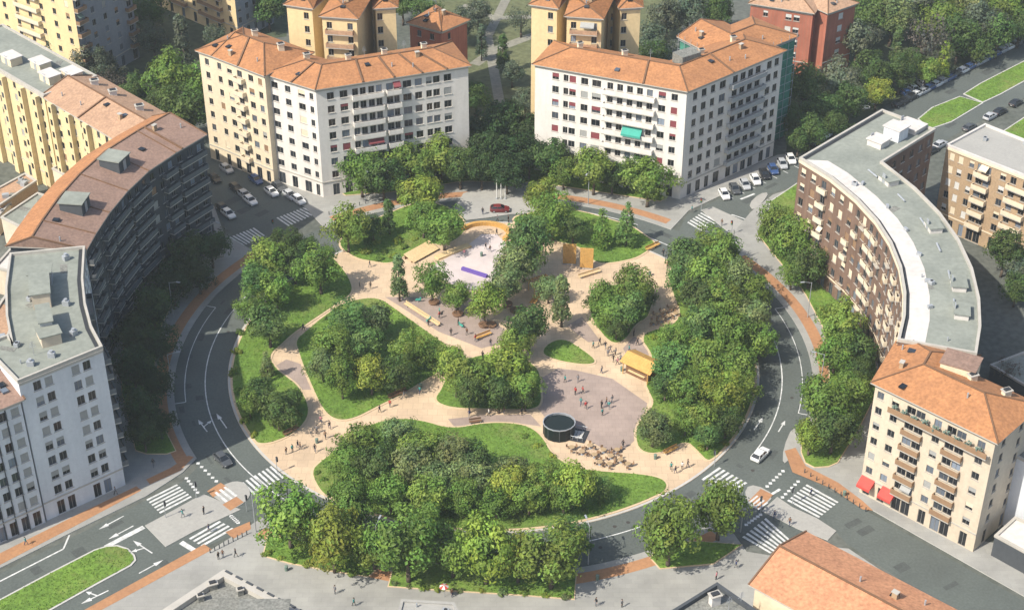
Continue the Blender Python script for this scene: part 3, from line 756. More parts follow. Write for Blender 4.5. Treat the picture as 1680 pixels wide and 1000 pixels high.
# B: white corner block, north-east
B = Bld('apartment_building', 'white corner apartment block with teal awning and maroon blinds, right of the dark tree gap')
F = P3(26, (878, 106), (1127, 150), (1285, 84))
cB = [(.14, 1.5), (.21, 1.1), (.255, 1.5), (.335, 1.6), (.415, 2.0), (.505, 1.3), (.57, 1.3), (.635, 1.3), (.70, 1.3), (.765, 1.3), (.845, 1.6), (.925, 1.4)]
cR = [(.09, 1.3), (.18, 1.5), (.27, 1.3), (.37, 1.9), (.5, 1.6), (.58, 1.6), (.66, 1.6), (.74, 1.6), (.86, 1.5), (.94, 1.4)]
strip(B, F, 12, 26, M_WW, [dict(cols=cB, balcs=[(.465, .805)], blinds=RED, pb=.5, bal=M_WW), dict(cols=cR, balcs=[(.44, .80)], bal=M_METAL, wh=1.75, sill=.75, blinds=[M_BL_GRY], pb=.08)], 8, ends=(True, True))
hip_roof(B, F, 12, 26, 2.3, M_TILE, chim=((0, .72), (1, .45)))
q = offset_line(F, 8)
chimneys(B, [(q[0].lerp(q[1], t).x, q[0].lerp(q[1], t).y, 27.6, 1.1, 1.3) for t in (.25, .6)]+[(q[1].lerp(q[2], t).x, q[1].lerp(q[2], t).y, 27.6, 1.1, 1.3) for t in (.3, .7)])
r = MB(); p = q[1].lerp(q[2], .12); r.box((p.x-B.off.x, p.y-B.off.y, 28.6), (5, 3.4, 2.2), 0, rz=.6); r.build('roof_hut', [M_GRAVEL], B.root)
aerials(B, [(q[0].lerp(q[1], t).x, q[0].lerp(q[1], t).y, 27.8) for t in (.4, .8)])
d = (F[1]-F[0]); e = d.normalized(); o = Vector((e.y, -e.x, 0))
p = F[0]+d*.665+o*1.25; b = MB(); ew = 4.4
for za, zb, k0, k1 in ((15.2, 14.0, 0, .9),):
    a0 = p-e*ew/2-o*1.0; a1 = p+e*ew/2-o*1.0; c0 = p-e*ew/2+o*.35; c1 = p+e*ew/2+o*.35
    b.quad((a0.x, a0.y, 15.6), (a1.x, a1.y, 15.6), (c1.x, c1.y, 14.2), (c0.x, c0.y, 14.2)); b.quad((c0.x, c0.y, 14.2), (c1.x, c1.y, 14.2), (c1.x, c1.y, 13.7), (c0.x, c0.y, 13.7))
    b.tri((a0.x, a0.y, 15.6), (c0.x, c0.y, 14.2), (a0.x, a0.y, 14.2)); b.tri((a1.x, a1.y, 15.6), (c1.x, c1.y, 14.2), (a1.x, a1.y, 14.2))
B.part('awning', b, [M_AWN_G])
B.finish()
# E: curved brick block on the east side with a wing along the avenue
B = Bld('curved_building', 'curved brown brick block with pale banded flat roof on the right of the plaza')
cur = P3(24, (1312, 262), (1362, 293), (1405, 329), (1437, 364), (1460, 400), (1476, 440), (1483, 482), (1482, 520), (1473, 560))
F = P3(24, (1447, 183))+cur
def ecols(L):
    n = max(2, round(L/2.9)); return [((k+.5)/n, 1.3) for k in range(n)]
sp = [dict(cols=ecols((F[1]-F[0]).length), blinds=GRY)]
for k in range(1, len(F)-1):
    L = (F[k+1]-F[k]).length; c = ecols(L)
    sp.append(dict(cols=c, blinds=[M_CREAMT, M_CREAMT, M_BL_BRN], pb=.6, balcs=[(c[-1][0]-.14, c[-1][0]+.14)] if k % 2 else ([(c[0][0]-.14, c[0][0]+.14)] if k % 4 == 0 else []), bal=M_CREAMT, bd=.75, rb=.22, wh=1.7, sill=.8))
K = strip(B, F, 12.5, 24, M_WBR, sp, 7, ends=(dict(cols=[(.2, 1.2), (.5, 1.2), (.8, 1.2)]), True), back={0: dict(cols=ecols(18), blinds=GRY, pb=.3), 1: dict(cols=ecols(8))}, gm=M_CREAMT)
poly = F+K[::-1]
flat_roof(B, poly, 24, M_BITUM, .55, M_STONE)
b = MB(); i0 = offset_line(F, .9); i1 = offset_line(F, 4.3)     # pale waterproofing band
for k in range(1, len(F)-1): b.quad(*[(p.x, p.y, 24.09) for p in (i0[k], i0[k+1], i1[k+1], i1[k])])
B.part('roof_band', b, [M_PALE])
shaded_gutter(B, F, 24)
i2 = offset_line(F, 10.6); i3 = offset_line(F, 8.3)
for k, t in ((2, .6), (4, .5), (6, .6), (7, .6)):
    a = i2[k].lerp(i2[k+1], t); c = i3[k].lerp(i3[k+1], t); e = (i2[k+1]-i2[k]).normalized()
    pp = [a-e*1.7, a+e*1.7, c+e*1.7, c-e*1.7]; penthouse(B, pp, 24, 1.1, M_PALE, M_BITUM, 'skylight_box')
for k in range(2, 8):
    a, c = i3[k].lerp(i3[k+1], .1), i3[k].lerp(i3[k+1], .4)
    b = MB(); b.tube((a.x, a.y, 24.35), (c.x, c.y, 24.35), .18, .18, 6, 0); B.part('duct', b, [M_METAL])
    b = MB(); p = i1[k].lerp(i1[k+1], .5); b.box((p.x, p.y, 24.4), (.9, .5, .6), 0, rz=.5*k); B.part('vent_cowl', b, [M_METAL])
w0, w1 = F[0], F[1]; e = (w1-w0).normalized(); inn = Vector((-e.y, e.x, 0))
for (t, dp, sx, sy, hh, m) in ((2.5, 8.5, 4, 4.5, 1.0, M_PALE), (8, 8.3, 3.4, 3.6, 2.6, M_WBL), (13, 7.6, 3.2, 3.2, 1.4, M_PALE)):
    c = w0+e*t+inn*dp; penthouse(B, [c-e*sx/2-inn*sy/2, c+e*sx/2-inn*sy/2, c+e*sx/2+inn*sy/2, c-e*sx/2+inn*sy/2], 24, hh, m, M_PALE)
B.finish()
# D: cream corner house in the south-east
B = Bld('apartment_building', 'cream corner apartment house with orange hipped roof and two red shop awnings')
F = P3(22.6, (1482, 553), (1437, 628), (1634, 723))
strip(B, F, 12, 22.6, M_WSE, [dict(cols=[(.25, 1.2), (.55, 1.2), (.82, 1.2)], blinds=GRY), dict(cols=[(.055, 1.2), (.185, 1.3), (.32, 1.6), (.40, 1.6), (.545, 1.3), (.66, 1.6), (.74, 1.6), (.9, 1.3)], balcs=[(.275, .445), (.615, .785)], bd=.8, bal=M_BL_BRN, blinds=[M_BL_GRY, M_CREAMT], pb=.4)], 7, ends=(True, dict(cols=[(.25, 1.1), (.7, 1.1)])), wh=1.4)
hip_roof(B, F, 12, 22.6, 2.6, M_TILE, over=.75)
b = MB(); d = F[2]-F[1]; e = d.normalized(); o = Vector((e.y, -e.x, 0)); rz = math.atan2(e.y, e.x)
c = F[1]+d*.57+o*.7; b.box((c.x, c.y, 19.35), (d.length*.82, 1.3, .18), 0, rz=rz); B.part('terrace_slab', b, [M_STONE])
b = MB(); c = F[1]+d*.57+o*1.3; b.box((c.x, c.y, 19.95), (d.length*.82, .1, 1.0), 0, rz=rz); B.part('terrace_railing', b, [M_BL_BRN])
random.seed(3)
for k in range(9):
    c = F[1]+d*(.2+.088*k)+o*.9; b = MB()
    b.box((c.x, c.y, 19.7), (.7, .5, .5), 0, rz=rz)
    for j in range(14):
        q = c+Vector((random.uniform(-.5, .5), random.uniform(-.3, .3), 0)); zz = 19.95+random.random()*.9
        b.box((q.x, q.y, zz), (.25, .25, .2), 1, rz=random.random()*3)
    B.part('planter', b, [M_TILE, M_BL_GRN])
for t in (.062, .25):
    b = MB(); p = F[1]+d*t; w = 1.25; a0 = p-e*w+o*.05; a1 = p+e*w+o*.05; c0 = p-e*w+o*1.5; c1 = p+e*w+o*1.5
    b.quad((a0.x, a0.y, 3.9), (a1.x, a1.y, 3.9), (c1.x, c1.y, 2.7), (c0.x, c0.y, 2.7)); b.quad((c0.x, c0.y, 2.7), (c1.x, c1.y, 2.7), (c1.x, c1.y, 2.2), (c0.x, c0.y, 2.2))
    b.tri((a0.x, a0.y, 3.9), (c0.x, c0.y, 2.7), (a0.x, a0.y, 2.7)); b.tri((a1.x, a1.y, 3.9), (c1.x, c1.y, 2.7), (a1.x, a1.y, 2.7)); B.part('awning', b, [M_AWN_R])
q = offset_line(F, 9.5)
chimneys(B, [(q[1].lerp(q[2], t).x, q[1].lerp(q[2], t).y, 23.6, 1.3, 1.4) for t in (.3, .72)])
r = MB(); p = offset_line(F, 11)[1]; r.box((p.x-B.off.x, p.y-B.off.y, 24.2), (5.5, 4.2, 2.6), 0, rz=-.5); r.box((p.x-B.off.x, p.y-B.off.y, 25.55), (5.9, 4.6, .16), 1, rz=-.5); r.build('stair_head', [M_WCR, M_TILE2], B.root)
B.finish()
# W1 brown-roofed curved block, W2 flat-roofed block with white end
B = Bld('curved_building', 'shaded dark curved apartment block under a brown tiled roof left of the plaza')
F = P3(26, (139, 408), (152, 385), (175, 350), (205, 314), (240, 281), (285, 251), (333, 223))
sp = []
for k in range(len(F)-1):
    L = (F[k+1]-F[k]).length; n = max(2, round(L/2.6)); c = [((i+.5)/n, 1.35) for i in range(n)]
    sp.append(dict(cols=c, balcs=[(.06, .94)] if k % 3 != 1 else [(.5, .95)], bal=M_PARA, blinds=GRY, pb=.3, bsolid=True))
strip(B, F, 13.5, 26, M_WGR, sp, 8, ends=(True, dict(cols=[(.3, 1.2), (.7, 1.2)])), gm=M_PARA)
hip_roof(B, F, 13.5, 26, 2.2, M_TILE2, frac=.66, hip0=False, hip1=False, chim=((5, .2),), back_m=M_TILE)  # plaza slope's shade put into the browner tile, sunlit back slope kept orange
q = offset_line(F, 5.2)
for k, t in ((1, .8), (3, .7)):
    c = q[k].lerp(q[k+1], t); e = (q[k+1]-q[k]).normalized(); i = Vector((-e.y, e.x, 0))
    b = MB(); pp = [c-e*2-i*2.1, c+e*2-i*2.1, c+e*2+i*2.1, c-e*2+i*2.1]; penthouse(B, pp, 27, 2.5, M_WGR, M_BITUM, 'dormer_box')
B.finish()
B = Bld('apartment_building', 'flat grey roofed apartment block with tall pale bluish end facade at the lower left')
F = P3(28, (30, 628), (168, 572), (150, 538), (140, 500), (136, 460), (139, 408))
sp = [dict(cols=[(.2, 1.3), (.335, 1.3), (.655, 1.3), (.79, 1.3)], blinds=[M_BL_GRY], pb=.45, wh=1.7, sill=.8)]
for k in range(1, len(F)-1):
    L = (F[k+1]-F[k]).length; n = max(2, round(L/2.6)); sp.append(dict(cols=[((i+.5)/n, 1.35) for i in range(n)], balcs=[(.06, .94)] if k % 2 else [], bal=M_PARA, blinds=GRY, pb=.3))
K = strip(B, F, 12.5, 28, M_WBL, sp, 9)
flat_roof(B, F+K[::-1], 28, M_BITUM, .6, M_STONE, th=.25); shaded_gutter(B, F, 28)
q = offset_line(F, 6.8)
for k, t, sx, sy, hh, m in ((1, .6, 2.0, 2.6, 2.0, M_WSE), (2, .35, 2.6, 1.6, 2.9, M_METAL), (3, .5, 3.2, 2.4, 2.9, M_WSE), (4, .1, 1.4, 3.0, 2.4, M_METAL)):
    c = q[k].lerp(q[k+1], t); e = (q[k+1]-q[k]).normalized(); i = Vector((-e.y, e.x, 0))
    penthouse(B, [c-e*sx-i*sy*.6, c+e*sx-i*sy*.6, c+e*sx+i*sy*.6, c-e*sx+i*sy*.6], 28, hh, m, M_BITUM)
for k, t in ((0, .3), (0, .6), (1, .8), (3, .1), (4, .7)):
    p = offset_line(F, 3)[k].lerp(offset_line(F, 3)[k+1], t); b = MB(); b.box((p.x, p.y, 28.5), (1.1, .8, .9), 0, rz=k); b.tube((p.x, p.y, 28.9), (p.x, p.y, 29.3), .3, .3, 8, 0); B.part('vent_cowl', b, [M_METAL])
aerials(B, [(q[1].x-2, q[1].y+3, 28.2), (q[0].x+5, q[0].y+2, 28.2)])
B.finish()
B = Bld('apartment_building', 'bluish white block with dark grooves, cut off by the left edge')
F = P3(25, (-110, 715), (33, 656))
strip(B, F, 14, 25, M_WBL, [dict(cols=[(k/7+.06, 1.3) for k in range(7)], blinds=[M_BL_GRY], pb=.5, wh=1.7, sill=.8)], 8)
hip_roof(B, F, 14, 25, 1.6, M_TILE2, hip1=False)
b = MB(); e = (F[1]-F[0]).normalized(); o = Vector((e.y, -e.x, 0)); L = (F[1]-F[0]).length
for k in range(1, 7):
    p = F[0]+e*(L*k/7-.7)+o*.06; b.box((p.x, p.y, 12.4), (.16, .1, 24.6), 0, rz=math.atan2(e.y, e.x))
B.part('pilaster', b, [M_WGR]); B.finish()
# yellow row on the far left
B = Bld('apartment_building', 'ochre yellow terrace with grey flat roof at the far left edge')
F = P3(24, (-80, 70), (72, 158))
yc = lambda n: [((k+.5)/n, 1.1) for k in range(n)]
K = strip(B, F, 13, 24, M_WYE, [dict(cols=yc(11), blinds=BRN, pb=.3)], 8)
flat_roof(B, F+K[::-1], 24, M_BITUM, .4, M_STONE)
e = (F[1]-F[0]).normalized(); i = Vector((-e.y, e.x, 0)); o = -i; L = (F[1]-F[0]).length; rz = math.atan2(e.y, e.x)
def bays(B, F, ts, m, w=1.7, h=23.5):
    e = (F[1]-F[0]).normalized(); o = Vector((e.y, -e.x, 0))
    for t in ts:
        p = F[0].lerp(F[1], t)+o*.55; b = MB(); b.box((p.x, p.y, h/2), (w, 1.1, h), 0, rz=math.atan2(e.y, e.x))
        for k in range(7): q = p+o*.56; b.box((q.x, q.y, 4.6+k*2.9), (.8, .04, 1.3), 1, rz=math.atan2(e.y, e.x))
        B.part('bay', b, [m, M_GLASS])
bays(B, F, (.2, .4, .58, .78, .93), M_WYE)
for t, dd in ((.5, 4), (.68, 7), (.86, 5), (.92, 9)):
    c = F[0].lerp(F[1], t)+i*dd; penthouse(B, [c-e*2-i*1.4, c+e*2-i*1.4, c+e*2+i*1.4, c-e*2+i*1.4], 24, 1.8, M_WCR, M_PALE)
B.finish()
B = Bld('apartment_building', 'ochre yellow terrace with orange tiled roof meeting the brown roofed curved block')
F = P3(23.5, (73, 159), (195, 231))
strip(B, F, 13, 23.5, M_WYE, [dict(cols=yc(9), blinds=BRN, pb=.3)], 8)
hip_roof(B, F, 13, 23.5, 2.3, M_TILE3, hip0=False, hip1=False, chim=((0, .5),)); bays(B, F, (.12, .36, .6), M_WYE)
q = offset_line(F, 9); chimneys(B, [(q[0].lerp(q[1], t).x, q[0].lerp(q[1], t).y, 25, 1.5, 1.2) for t in (.2, .45, .8)], M_PALE)
B.finish()
# towers at the back
def tower(label, strips, h, m, floors, roof=M_TILE, **kw):
    B = Bld('tower_block', label, 'tower block')
    for F, d, sp, rise in strips:
        F = flat(F); strip(B, F, d, h, m, sp, floors, **kw)
        if rise: hip_roof(B, F, d, h, rise, roof)
        else: flat_roof(B, F+offset_line(F, d)[::-1], h, M_BITUM, .6)
    B.finish(); return B
F = px((-45, 72), (142, 146), (230, 94))
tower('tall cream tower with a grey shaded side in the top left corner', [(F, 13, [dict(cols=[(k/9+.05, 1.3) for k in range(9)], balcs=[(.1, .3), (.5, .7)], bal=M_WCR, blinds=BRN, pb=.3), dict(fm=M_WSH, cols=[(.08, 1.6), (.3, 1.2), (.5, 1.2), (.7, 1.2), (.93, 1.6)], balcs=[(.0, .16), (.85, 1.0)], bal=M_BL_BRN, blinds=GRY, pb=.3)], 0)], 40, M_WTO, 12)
F = px((255, 8), (392, 68), (450, 38))
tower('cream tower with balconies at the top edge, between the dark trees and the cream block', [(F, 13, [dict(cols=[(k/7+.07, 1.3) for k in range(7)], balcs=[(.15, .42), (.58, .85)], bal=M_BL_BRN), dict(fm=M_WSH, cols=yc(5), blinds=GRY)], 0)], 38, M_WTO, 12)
def trio(label, x0, dx):
    h = 33
    def Q(*p): return P3(h, *[(x0+a, b) for a, b in p])
    return tower(label, [(Q((0, 8), (42, 14)), 12, [dict(cols=[(.75, 1.2)])], 2.4), (Q((58, 27), (115, 31)), 20, [dict(cols=[(.2, 1.2), (.8, 1.2)], balcs=[(.1, .9)], bal=M_TILE3)], 2.6), (Q((146, 14), (179, 12)), 12, [dict(cols=[(.2, 1.2)])], 2.4), (Q((30, -6), (160, -8)), 9, [dict(cols=yc(8), blinds=GRY)], 2)], h, M_WTO, 10)
trio('pale yellow three winged tower behind the white block left of the gap', 470, 0)
trio('pale yellow three winged tower behind the white block with the teal awning', 872, 0)
F = P3(20, (672, 38), (724, 52), (766, 34))
tower('red brick house with orange roof behind the right end of the left white block', [(F, 11, [dict(cols=[(.3, 1.2), (.7, 1.2)]), dict(cols=[(.3, .9)])], 2.6)], 20, M_WRED, 6)
F = P3(25, (1116, 62), (1198, 104), (1305, 60))
B = Bld('scaffolded_building', 'building wrapped in green scaffold netting behind the right white block')
strip(B, F, 13, 25, M_NET, [dict(plain=True), dict(plain=True)], 8); hip_roof(B, F, 13, 25, 2.4, M_TILE, hip0=False)
b = MB()
for k in range(2):
    e = (F[k+1]-F[k]).normalized(); o = Vector((e.y, -e.x, 0)); L = (F[k+1]-F[k]).length
    for j in range(9): p = F[k]+e*(L*j/8)+o*.5; b.tube((p.x, p.y, .1), (p.x, p.y, 26.2), .06, .06, 5)
    for zz in range(1, 13):
        a, c = F[k]+o*.5, F[k+1]+o*.5; b.tube((a.x, a.y, zz*2.05), (c.x, c.y, zz*2.05), .05, .05, 5)
B.part('scaffold', b, [M_METAL]); B.finish()
F1 = P3(17, (1232, 6), (1334, 22)); F2 = P3(17, (1358, 22), (1404, 6)); F3 = P3(17, (1330, 4), (1365, 0))
tower('red brick block with white window panels at the top right, behind the green netting', [(F1, 9, [dict(cols=[(.25, 1.2), (.62, 1.5), (.75, 1.5)], blinds=[M_FRAMEW], pb=.9)], 2), (F2, 9, [dict(cols=[(.5, 1.6)], blinds=[M_FRAMEW], pb=1)], 2), (F3, 8, [dict(cols=yc(2))], 1.5)], 17, M_WRED, 5, M_TILE3)
# R: tan block on the right edge
B = Bld('apartment_building', 'tan brick block with cream balconies and pale flat roof at the right edge')
F = P3(19, (1616, 206), (1553, 240), (1720, 306))
K = strip(B, F, 16, 19, M_WTAN, [dict(cols=yc(4)), dict(cols=[(.07, 1.1), (.16, 1.1), (.27, 1.1), (.36, 1.5), (.43, 1.5), (.58, 1.3), (.68, 1.3), (.8, 1.3), (.92, 1.3)], balcs=[(.32, .47), (.64, .84)], bal=M_CREAMT, blinds=[M_CREAMT, M_FRAMEW], pb=.7)], 6, gm=M_CREAMT)
flat_roof(B, F+K[::-1], 19, M_REFUGE, .5, M_PALE)
B.finish()
# bottom edge buildings
B = Bld('gabled_building', 'long building with salmon and brown tiled gable roof cut off at the bottom right')
F = P3(17, (1715, 1083), (1325, 880))
strip(B, F, 13.5, 17, M_WCR, [dict(cols=yc(16))], 5)
b = MB(); hip_roof(B, F, 13.5, 17, 2.2, M_TILE4, hip0=False, hip1=False, over=.7)
K = offset_line(F, 13.5); m = (F[1]+K[1])/2
b = MB(); e = (F[1]-F[0]).normalized(); b.tri((F[1].x, F[1].y, 17), (K[1].x, K[1].y, 17), (m.x, m.y, 19.2)); B.part('gable', b, [M_WCR])
B.finish()
B = Bld('flat_roofed_building', 'corner of a gravel roofed building with a white chimney at the bottom edge')
pl = P3(16, (1050, 1040), (1176, 962), (1280, 1035), (1180, 1130)); B.base(pl[0])
b = MB(); pl2 = pl if area2(pl) > 0 else pl[::-1]; b.prism(pl2, .1, 16); B.part('wall', b, [M_WCR]); flat_roof(B, pl, 16, M_GRAVEL, .8, M_WGR)
p = G(1172, 990, 16); chimneys(B, [(p.x, p.y, 16, 1.4, 1.7)], M_PALE)
for q in ((1195, 1000), (1215, 992)): p = G(*q, 16); aerials(B, [(p.x, p.y, 16)])
B.finish()
B = Bld('flat_roofed_building', 'grey roofed building with stone cornice at the bottom left edge')
pl = P3(17, (220, 1040), (368, 942), (525, 1025), (380, 1130)); B.base(pl[0])
b = MB(); pl2 = pl if area2(pl) > 0 else pl[::-1]; b.prism(pl2, .1, 17); B.part('wall', b, [M_WCR]); flat_roof(B, pl, 17, M_GRAVEL, .9, M_STONE, th=1.0)
for q, s in (((350, 965), 1.6), ((395, 975), 1.2), ((330, 985), 1.2)): p = G(*q, 17); chimneys(B, [(p.x, p.y, 17, s*.7, 1.0)], M_GRAVEL)
p = G(432, 1046, 17); c = flat([p+Vector(v) for v in ((-3, -3, 0), (3.4, -3, 0), (3.4, 3, 0), (-3, 3, 0))]); penthouse(B, c, 17, 4, M_WCR, M_GRAVEL)  # unseen, set out of view so its shadow notches the plaza patch
for k in range(9):
    q = pl[1].lerp(pl[2], (k+.5)/9); d = (pl[2]-pl[1]).normalized(); b = MB(); b.box((q.x, q.y, 17.95), (1.2, .34, .16), 0, rz=math.atan2(d.y, d.x)); B.part('parapet_slot', b, [M_WGR])
B.finish()
B = Bld('pavilion', 'low pavilion with pale sheet roof at the bottom edge below the tree strip', 'pavilion')
pl = P3(5, (659, 985), (745, 990), (770, 1045), (645, 1040)); B.base(pl[0]); pl2 = pl if area2(pl) > 0 else pl[::-1]
b = MB(); b.prism(pl2, .1, 5); B.part('wall', b, [M_WGR]); flat_roof(B, pl, 5, M_REFUGE, .3, M_REFUGE); B.finish()
# low houses behind the curved block on the left, and at the lower right
def low(label, pts, h, wm, rm, name='low_building', extra=True):
    B = Bld(name, label); pl = P3(h, *pts); pl = pl if area2(pl) > 0 else pl[::-1]; B.base(pl[0])
    b = MB(); b.prism(pl, .05, h); B.part('wall', b, [wm]); flat_roof(B, pl, h, rm, .4, M_STONE)
    if extra:
        c = sum(pl, Vector((0, 0, 0)))/len(pl)
        for k in range(2): q = c.lerp(pl[k], .5); bb = MB(); bb.box((q.x, q.y, h+.5), (1.4, 1.0, .9), 0, rz=k+.3); B.part('vent_cowl', bb, [M_METAL])
    B.finish()
low('low annex with grey flat roof behind the brown roofed curved block', [(86, 278), (163, 233), (188, 244), (118, 295)], 7, M_WCR, M_BITUM)
low('low courtyard house with grey roof at the left edge below the yellow terrace', [(2, 358), (62, 318), (100, 330), (42, 378)], 6, M_WSE, M_BITUM)
low('small shed with tan roof at the left edge under the yellow terrace', [(-25, 322), (42, 286), (60, 298), (0, 338)], 5, M_WTAN, M_TILE3)
low('small shed with red roof touching the left edge', [(-25, 350), (12, 318), (24, 326), (-5, 360)], 4, M_WCR, M_AWN_R, extra=False)
low('low pale courtyard house left of the flat grey roof', [(-10, 440), (52, 372), (74, 382), (30, 450)], 6, M_WSE, M_PALE)
low('low courtyard garage beside the flat grey roofed block', [(-40, 560), (20, 470), (40, 480), (0, 590)], 8, M_WSE, M_TILE3)
low('grey annex in shade right of the cream corner house', [(1640, 735), (1672, 690), (1790, 745), (1760, 800)], 14, M_WBL, M_GRAVEL)
low('low dark yard building at the lower right edge', [(1632, 880), (1665, 850), (1790, 900), (1760, 950)], 4, M_WGR, M_PALE)
low('low garage behind the curved brick block at the right edge', [(1625, 600), (1690, 575), (1800, 640), (1760, 680)], 4, M_WGR, M_BITUM)

# ================================================================== TREES
def leaf_cloud(clumps, n, size, rnd, flatness=.34, tints=(.75, 1.2)):
    """many small folded leaf sprays spread over the shells of clumps [(centre, radius)]"""
    V, Fc, T = [], [], []
    tot = sum(r*r for c, r in clumps)
    ctr = sum((c for c, r in clumps), Vector((0, 0, 0)))/len(clumps)
    for c, r in clumps:
        cd = (c-ctr).normalized() if (c-ctr).length > .05 else Vector((0, 0, 1))
        ct = rnd.uniform(.68, 1.25); cy = rnd.uniform(.85, 1.18)
        for _ in range(max(4, int(n*r*r/tot))):
            while True:
                d = Vector((rnd.gauss(0, 1), rnd.gauss(0, 1), rnd.gauss(.25, 1)))
                if d.length > .05: d.normalize(); break
            rr = r*rnd.uniform(.55, 1.08)
            p = c+d*rr
            nrm = (d*.75+cd*.55+Vector((rnd.gauss(0, flatness), rnd.gauss(0, flatness), rnd.gauss(.15, flatness)))).normalized()
            u = nrm.orthogonal().normalized(); u.rotate(Matrix.Rotation(rnd.uniform(0, 6.28), 3, nrm)); w = nrm.cross(u)
            s = size*rnd.choice((rnd.uniform(.5, .9), rnd.uniform(.7, 1.2), rnd.uniform(1, 1.6)))
            i = len(V)
            V += [p-u*s, p-w*s*.62+nrm*s*.18, p+u*s, p+w*s*.62+nrm*s*.18]
            Fc.append((i, i+1, i+2, i+3))
            t = ct*rnd.uniform(*tints); T.append((t*cy, t, t*rnd.uniform(.7, 1.1), 1))
    return V, Fc, T
def cloud_mesh(name, V, Fc, T):
    me = bpy.data.meshes.new(name); me.from_pydata([tuple(v) for v in V], [], Fc); me.materials.append(M_LEAF)
    ca = me.color_attributes.new('tint', 'FLOAT_COLOR', 'CORNER')
    buf = []
    for t in T: buf += list(t)*4
    ca.data.foreach_set('color', buf); me.update(); return me
def broad_crown(seed, n=2600, zs=.92, leafs=.072, rag=.2):
    rnd = random.Random(seed); cl = []
    for k in range(46):
        while True:
            p = Vector((rnd.uniform(-1, 1), rnd.uniform(-1, 1), rnd.uniform(-1, 1)))
            if .35 < p.length < 1: break
        p = p.normalized()*(.45+.38*rnd.random()**.6)
        if p.z < -.35: p.z *= .7
        p = Vector((p.x*(1+rnd.uniform(-rag, rag)), p.y*(1+rnd.uniform(-rag, rag)), p.z*zs))
        cl.append((p+Vector((0, 0, 1.32)), rnd.uniform(.2, .34)))
    for k in range(6): cl.append((Vector((rnd.uniform(-.3, .3), rnd.uniform(-.3, .3), 1.3+rnd.uniform(-.3, .3))), .4))
    return cloud_mesh('crown', *leaf_cloud(cl, n, leafs, rnd)), [c for c, r in cl]
def broad_trunk(seed, cl):
    rnd = random.Random(seed+99); b = MB()
    b.tube((0, 0, -.03), (.01, .01, .35), .075, .055, 8); b.tube((.01, .01, .34), (.02, 0, .85), .055, .042, 8)
    for c in rnd.sample(cl, 7):
        s = Vector((.01, .01, rnd.uniform(.5, .82))); m = s.lerp(c, .5)+Vector((0, 0, -.05))
        b.tube(s, m, .03, .02, 6); b.tube(m, c, .02, .008, 5)
    return b.data('trunk', [M_BARK], True)
def conifer(seed):
    rnd = random.Random(seed); cl = []
    for k in range(16):
        z = .35+k/15*2.0; r = .62*(1-(k/15.5))**.85+.05
        m = max(3, int(9*r/.6))
        for j in range(m):
            a = rnd.uniform(0, 6.28); cl.append((Vector((math.cos(a)*r*.75, math.sin(a)*r*.75, z+rnd.uniform(-.05, .05))), .12+.12*r))
    me = cloud_mesh('crown', *leaf_cloud(cl, 2300, .055, rnd)); b = MB(); b.tube((0, 0, -.03), (0, 0, 2.2), .07, .015, 8)
    for k in range(8): a = k*2.4; b.tube((0, 0, .4+k*.2), (math.cos(a)*.4*(1-k/9), math.sin(a)*.4*(1-k/9), .36+k*.2), .018, .006, 5)
    return me, b.data('trunk', [M_BARK], True)
def column(seed):
    rnd = random.Random(seed); cl = []
    for k in range(44):
        z = .4+rnd.random()*2.2; r = .42*math.sin(min(1, max(.12, (2.75-z)/2.2))*1.5)
        a = rnd.uniform(0, 6.28); cl.append((Vector((math.cos(a)*r*.7, math.sin(a)*r*.7, z)), rnd.uniform(.14, .24)))
    me = cloud_mesh('crown', *leaf_cloud(cl, 2200, .06, rnd)); b = MB(); b.tube((0, 0, -.03), (0, 0, 2.0), .06, .02, 8)
    return me, b.data('trunk', [M_BARK], True)
def shrub(seed):
    rnd = random.Random(seed); cl = []
    for k in range(16):
        a = rnd.uniform(0, 6.28); r = rnd.random()*.7; cl.append((Vector((math.cos(a)*r, math.sin(a)*r, .25+.25*rnd.random()*(1-r))), rnd.uniform(.2, .34)))
    me = cloud_mesh('foliage', *leaf_cloud(cl, 520, .1, rnd)); b = MB()
    for k in range(5): a = k*1.3; b.tube((0, 0, -.03), (math.cos(a)*.4, math.sin(a)*.4, .35), .03, .012, 5)
    return me, b.data('stem', [M_BARK], True)
PROTO = {}
PROTO['broad'] = []
for sdd, zs, nn, lf, rg in ((1, .92, 4600, .054, .15), (2, 1.05, 4800, .053, .22), (3, .85, 4400, .056, .25), (4, .98, 5000, .05, .2), (5, 1.12, 4600, .054, .28), (6, .88, 4700, .052, .4), (7, 1.02, 4300, .056, .42), (8, 1.2, 4600, .05, .34)):
    me, cl = broad_crown(sdd, nn, zs, lf, rg); PROTO['broad'].append((me, broad_trunk(sdd, cl)))
me, cl = broad_crown(21, 1100, 1.0, .05, .3); PROTO['airy'] = [(me, broad_trunk(21, cl))]
PROTO['conifer'] = [conifer(11), conifer(12)]; PROTO['column'] = [column(13)]; PROTO['shrub'] = [shrub(14), shrub(15)]
CENTRE = {'broad': 1.32, 'airy': 1.32, 'conifer': 1.1, 'column': 1.5, 'shrub': .35}
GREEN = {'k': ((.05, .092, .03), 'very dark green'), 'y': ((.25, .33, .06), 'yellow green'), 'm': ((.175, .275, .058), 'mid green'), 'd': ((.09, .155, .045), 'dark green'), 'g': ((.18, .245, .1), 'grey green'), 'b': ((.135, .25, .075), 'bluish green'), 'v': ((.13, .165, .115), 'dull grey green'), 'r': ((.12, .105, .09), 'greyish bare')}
trnd = random.Random(5)
KIND = {'broad': 'tree', 'airy': 'sparse tree', 'conifer': 'pointed conifer', 'column': 'narrow tree', 'shrub': 'shrub'}
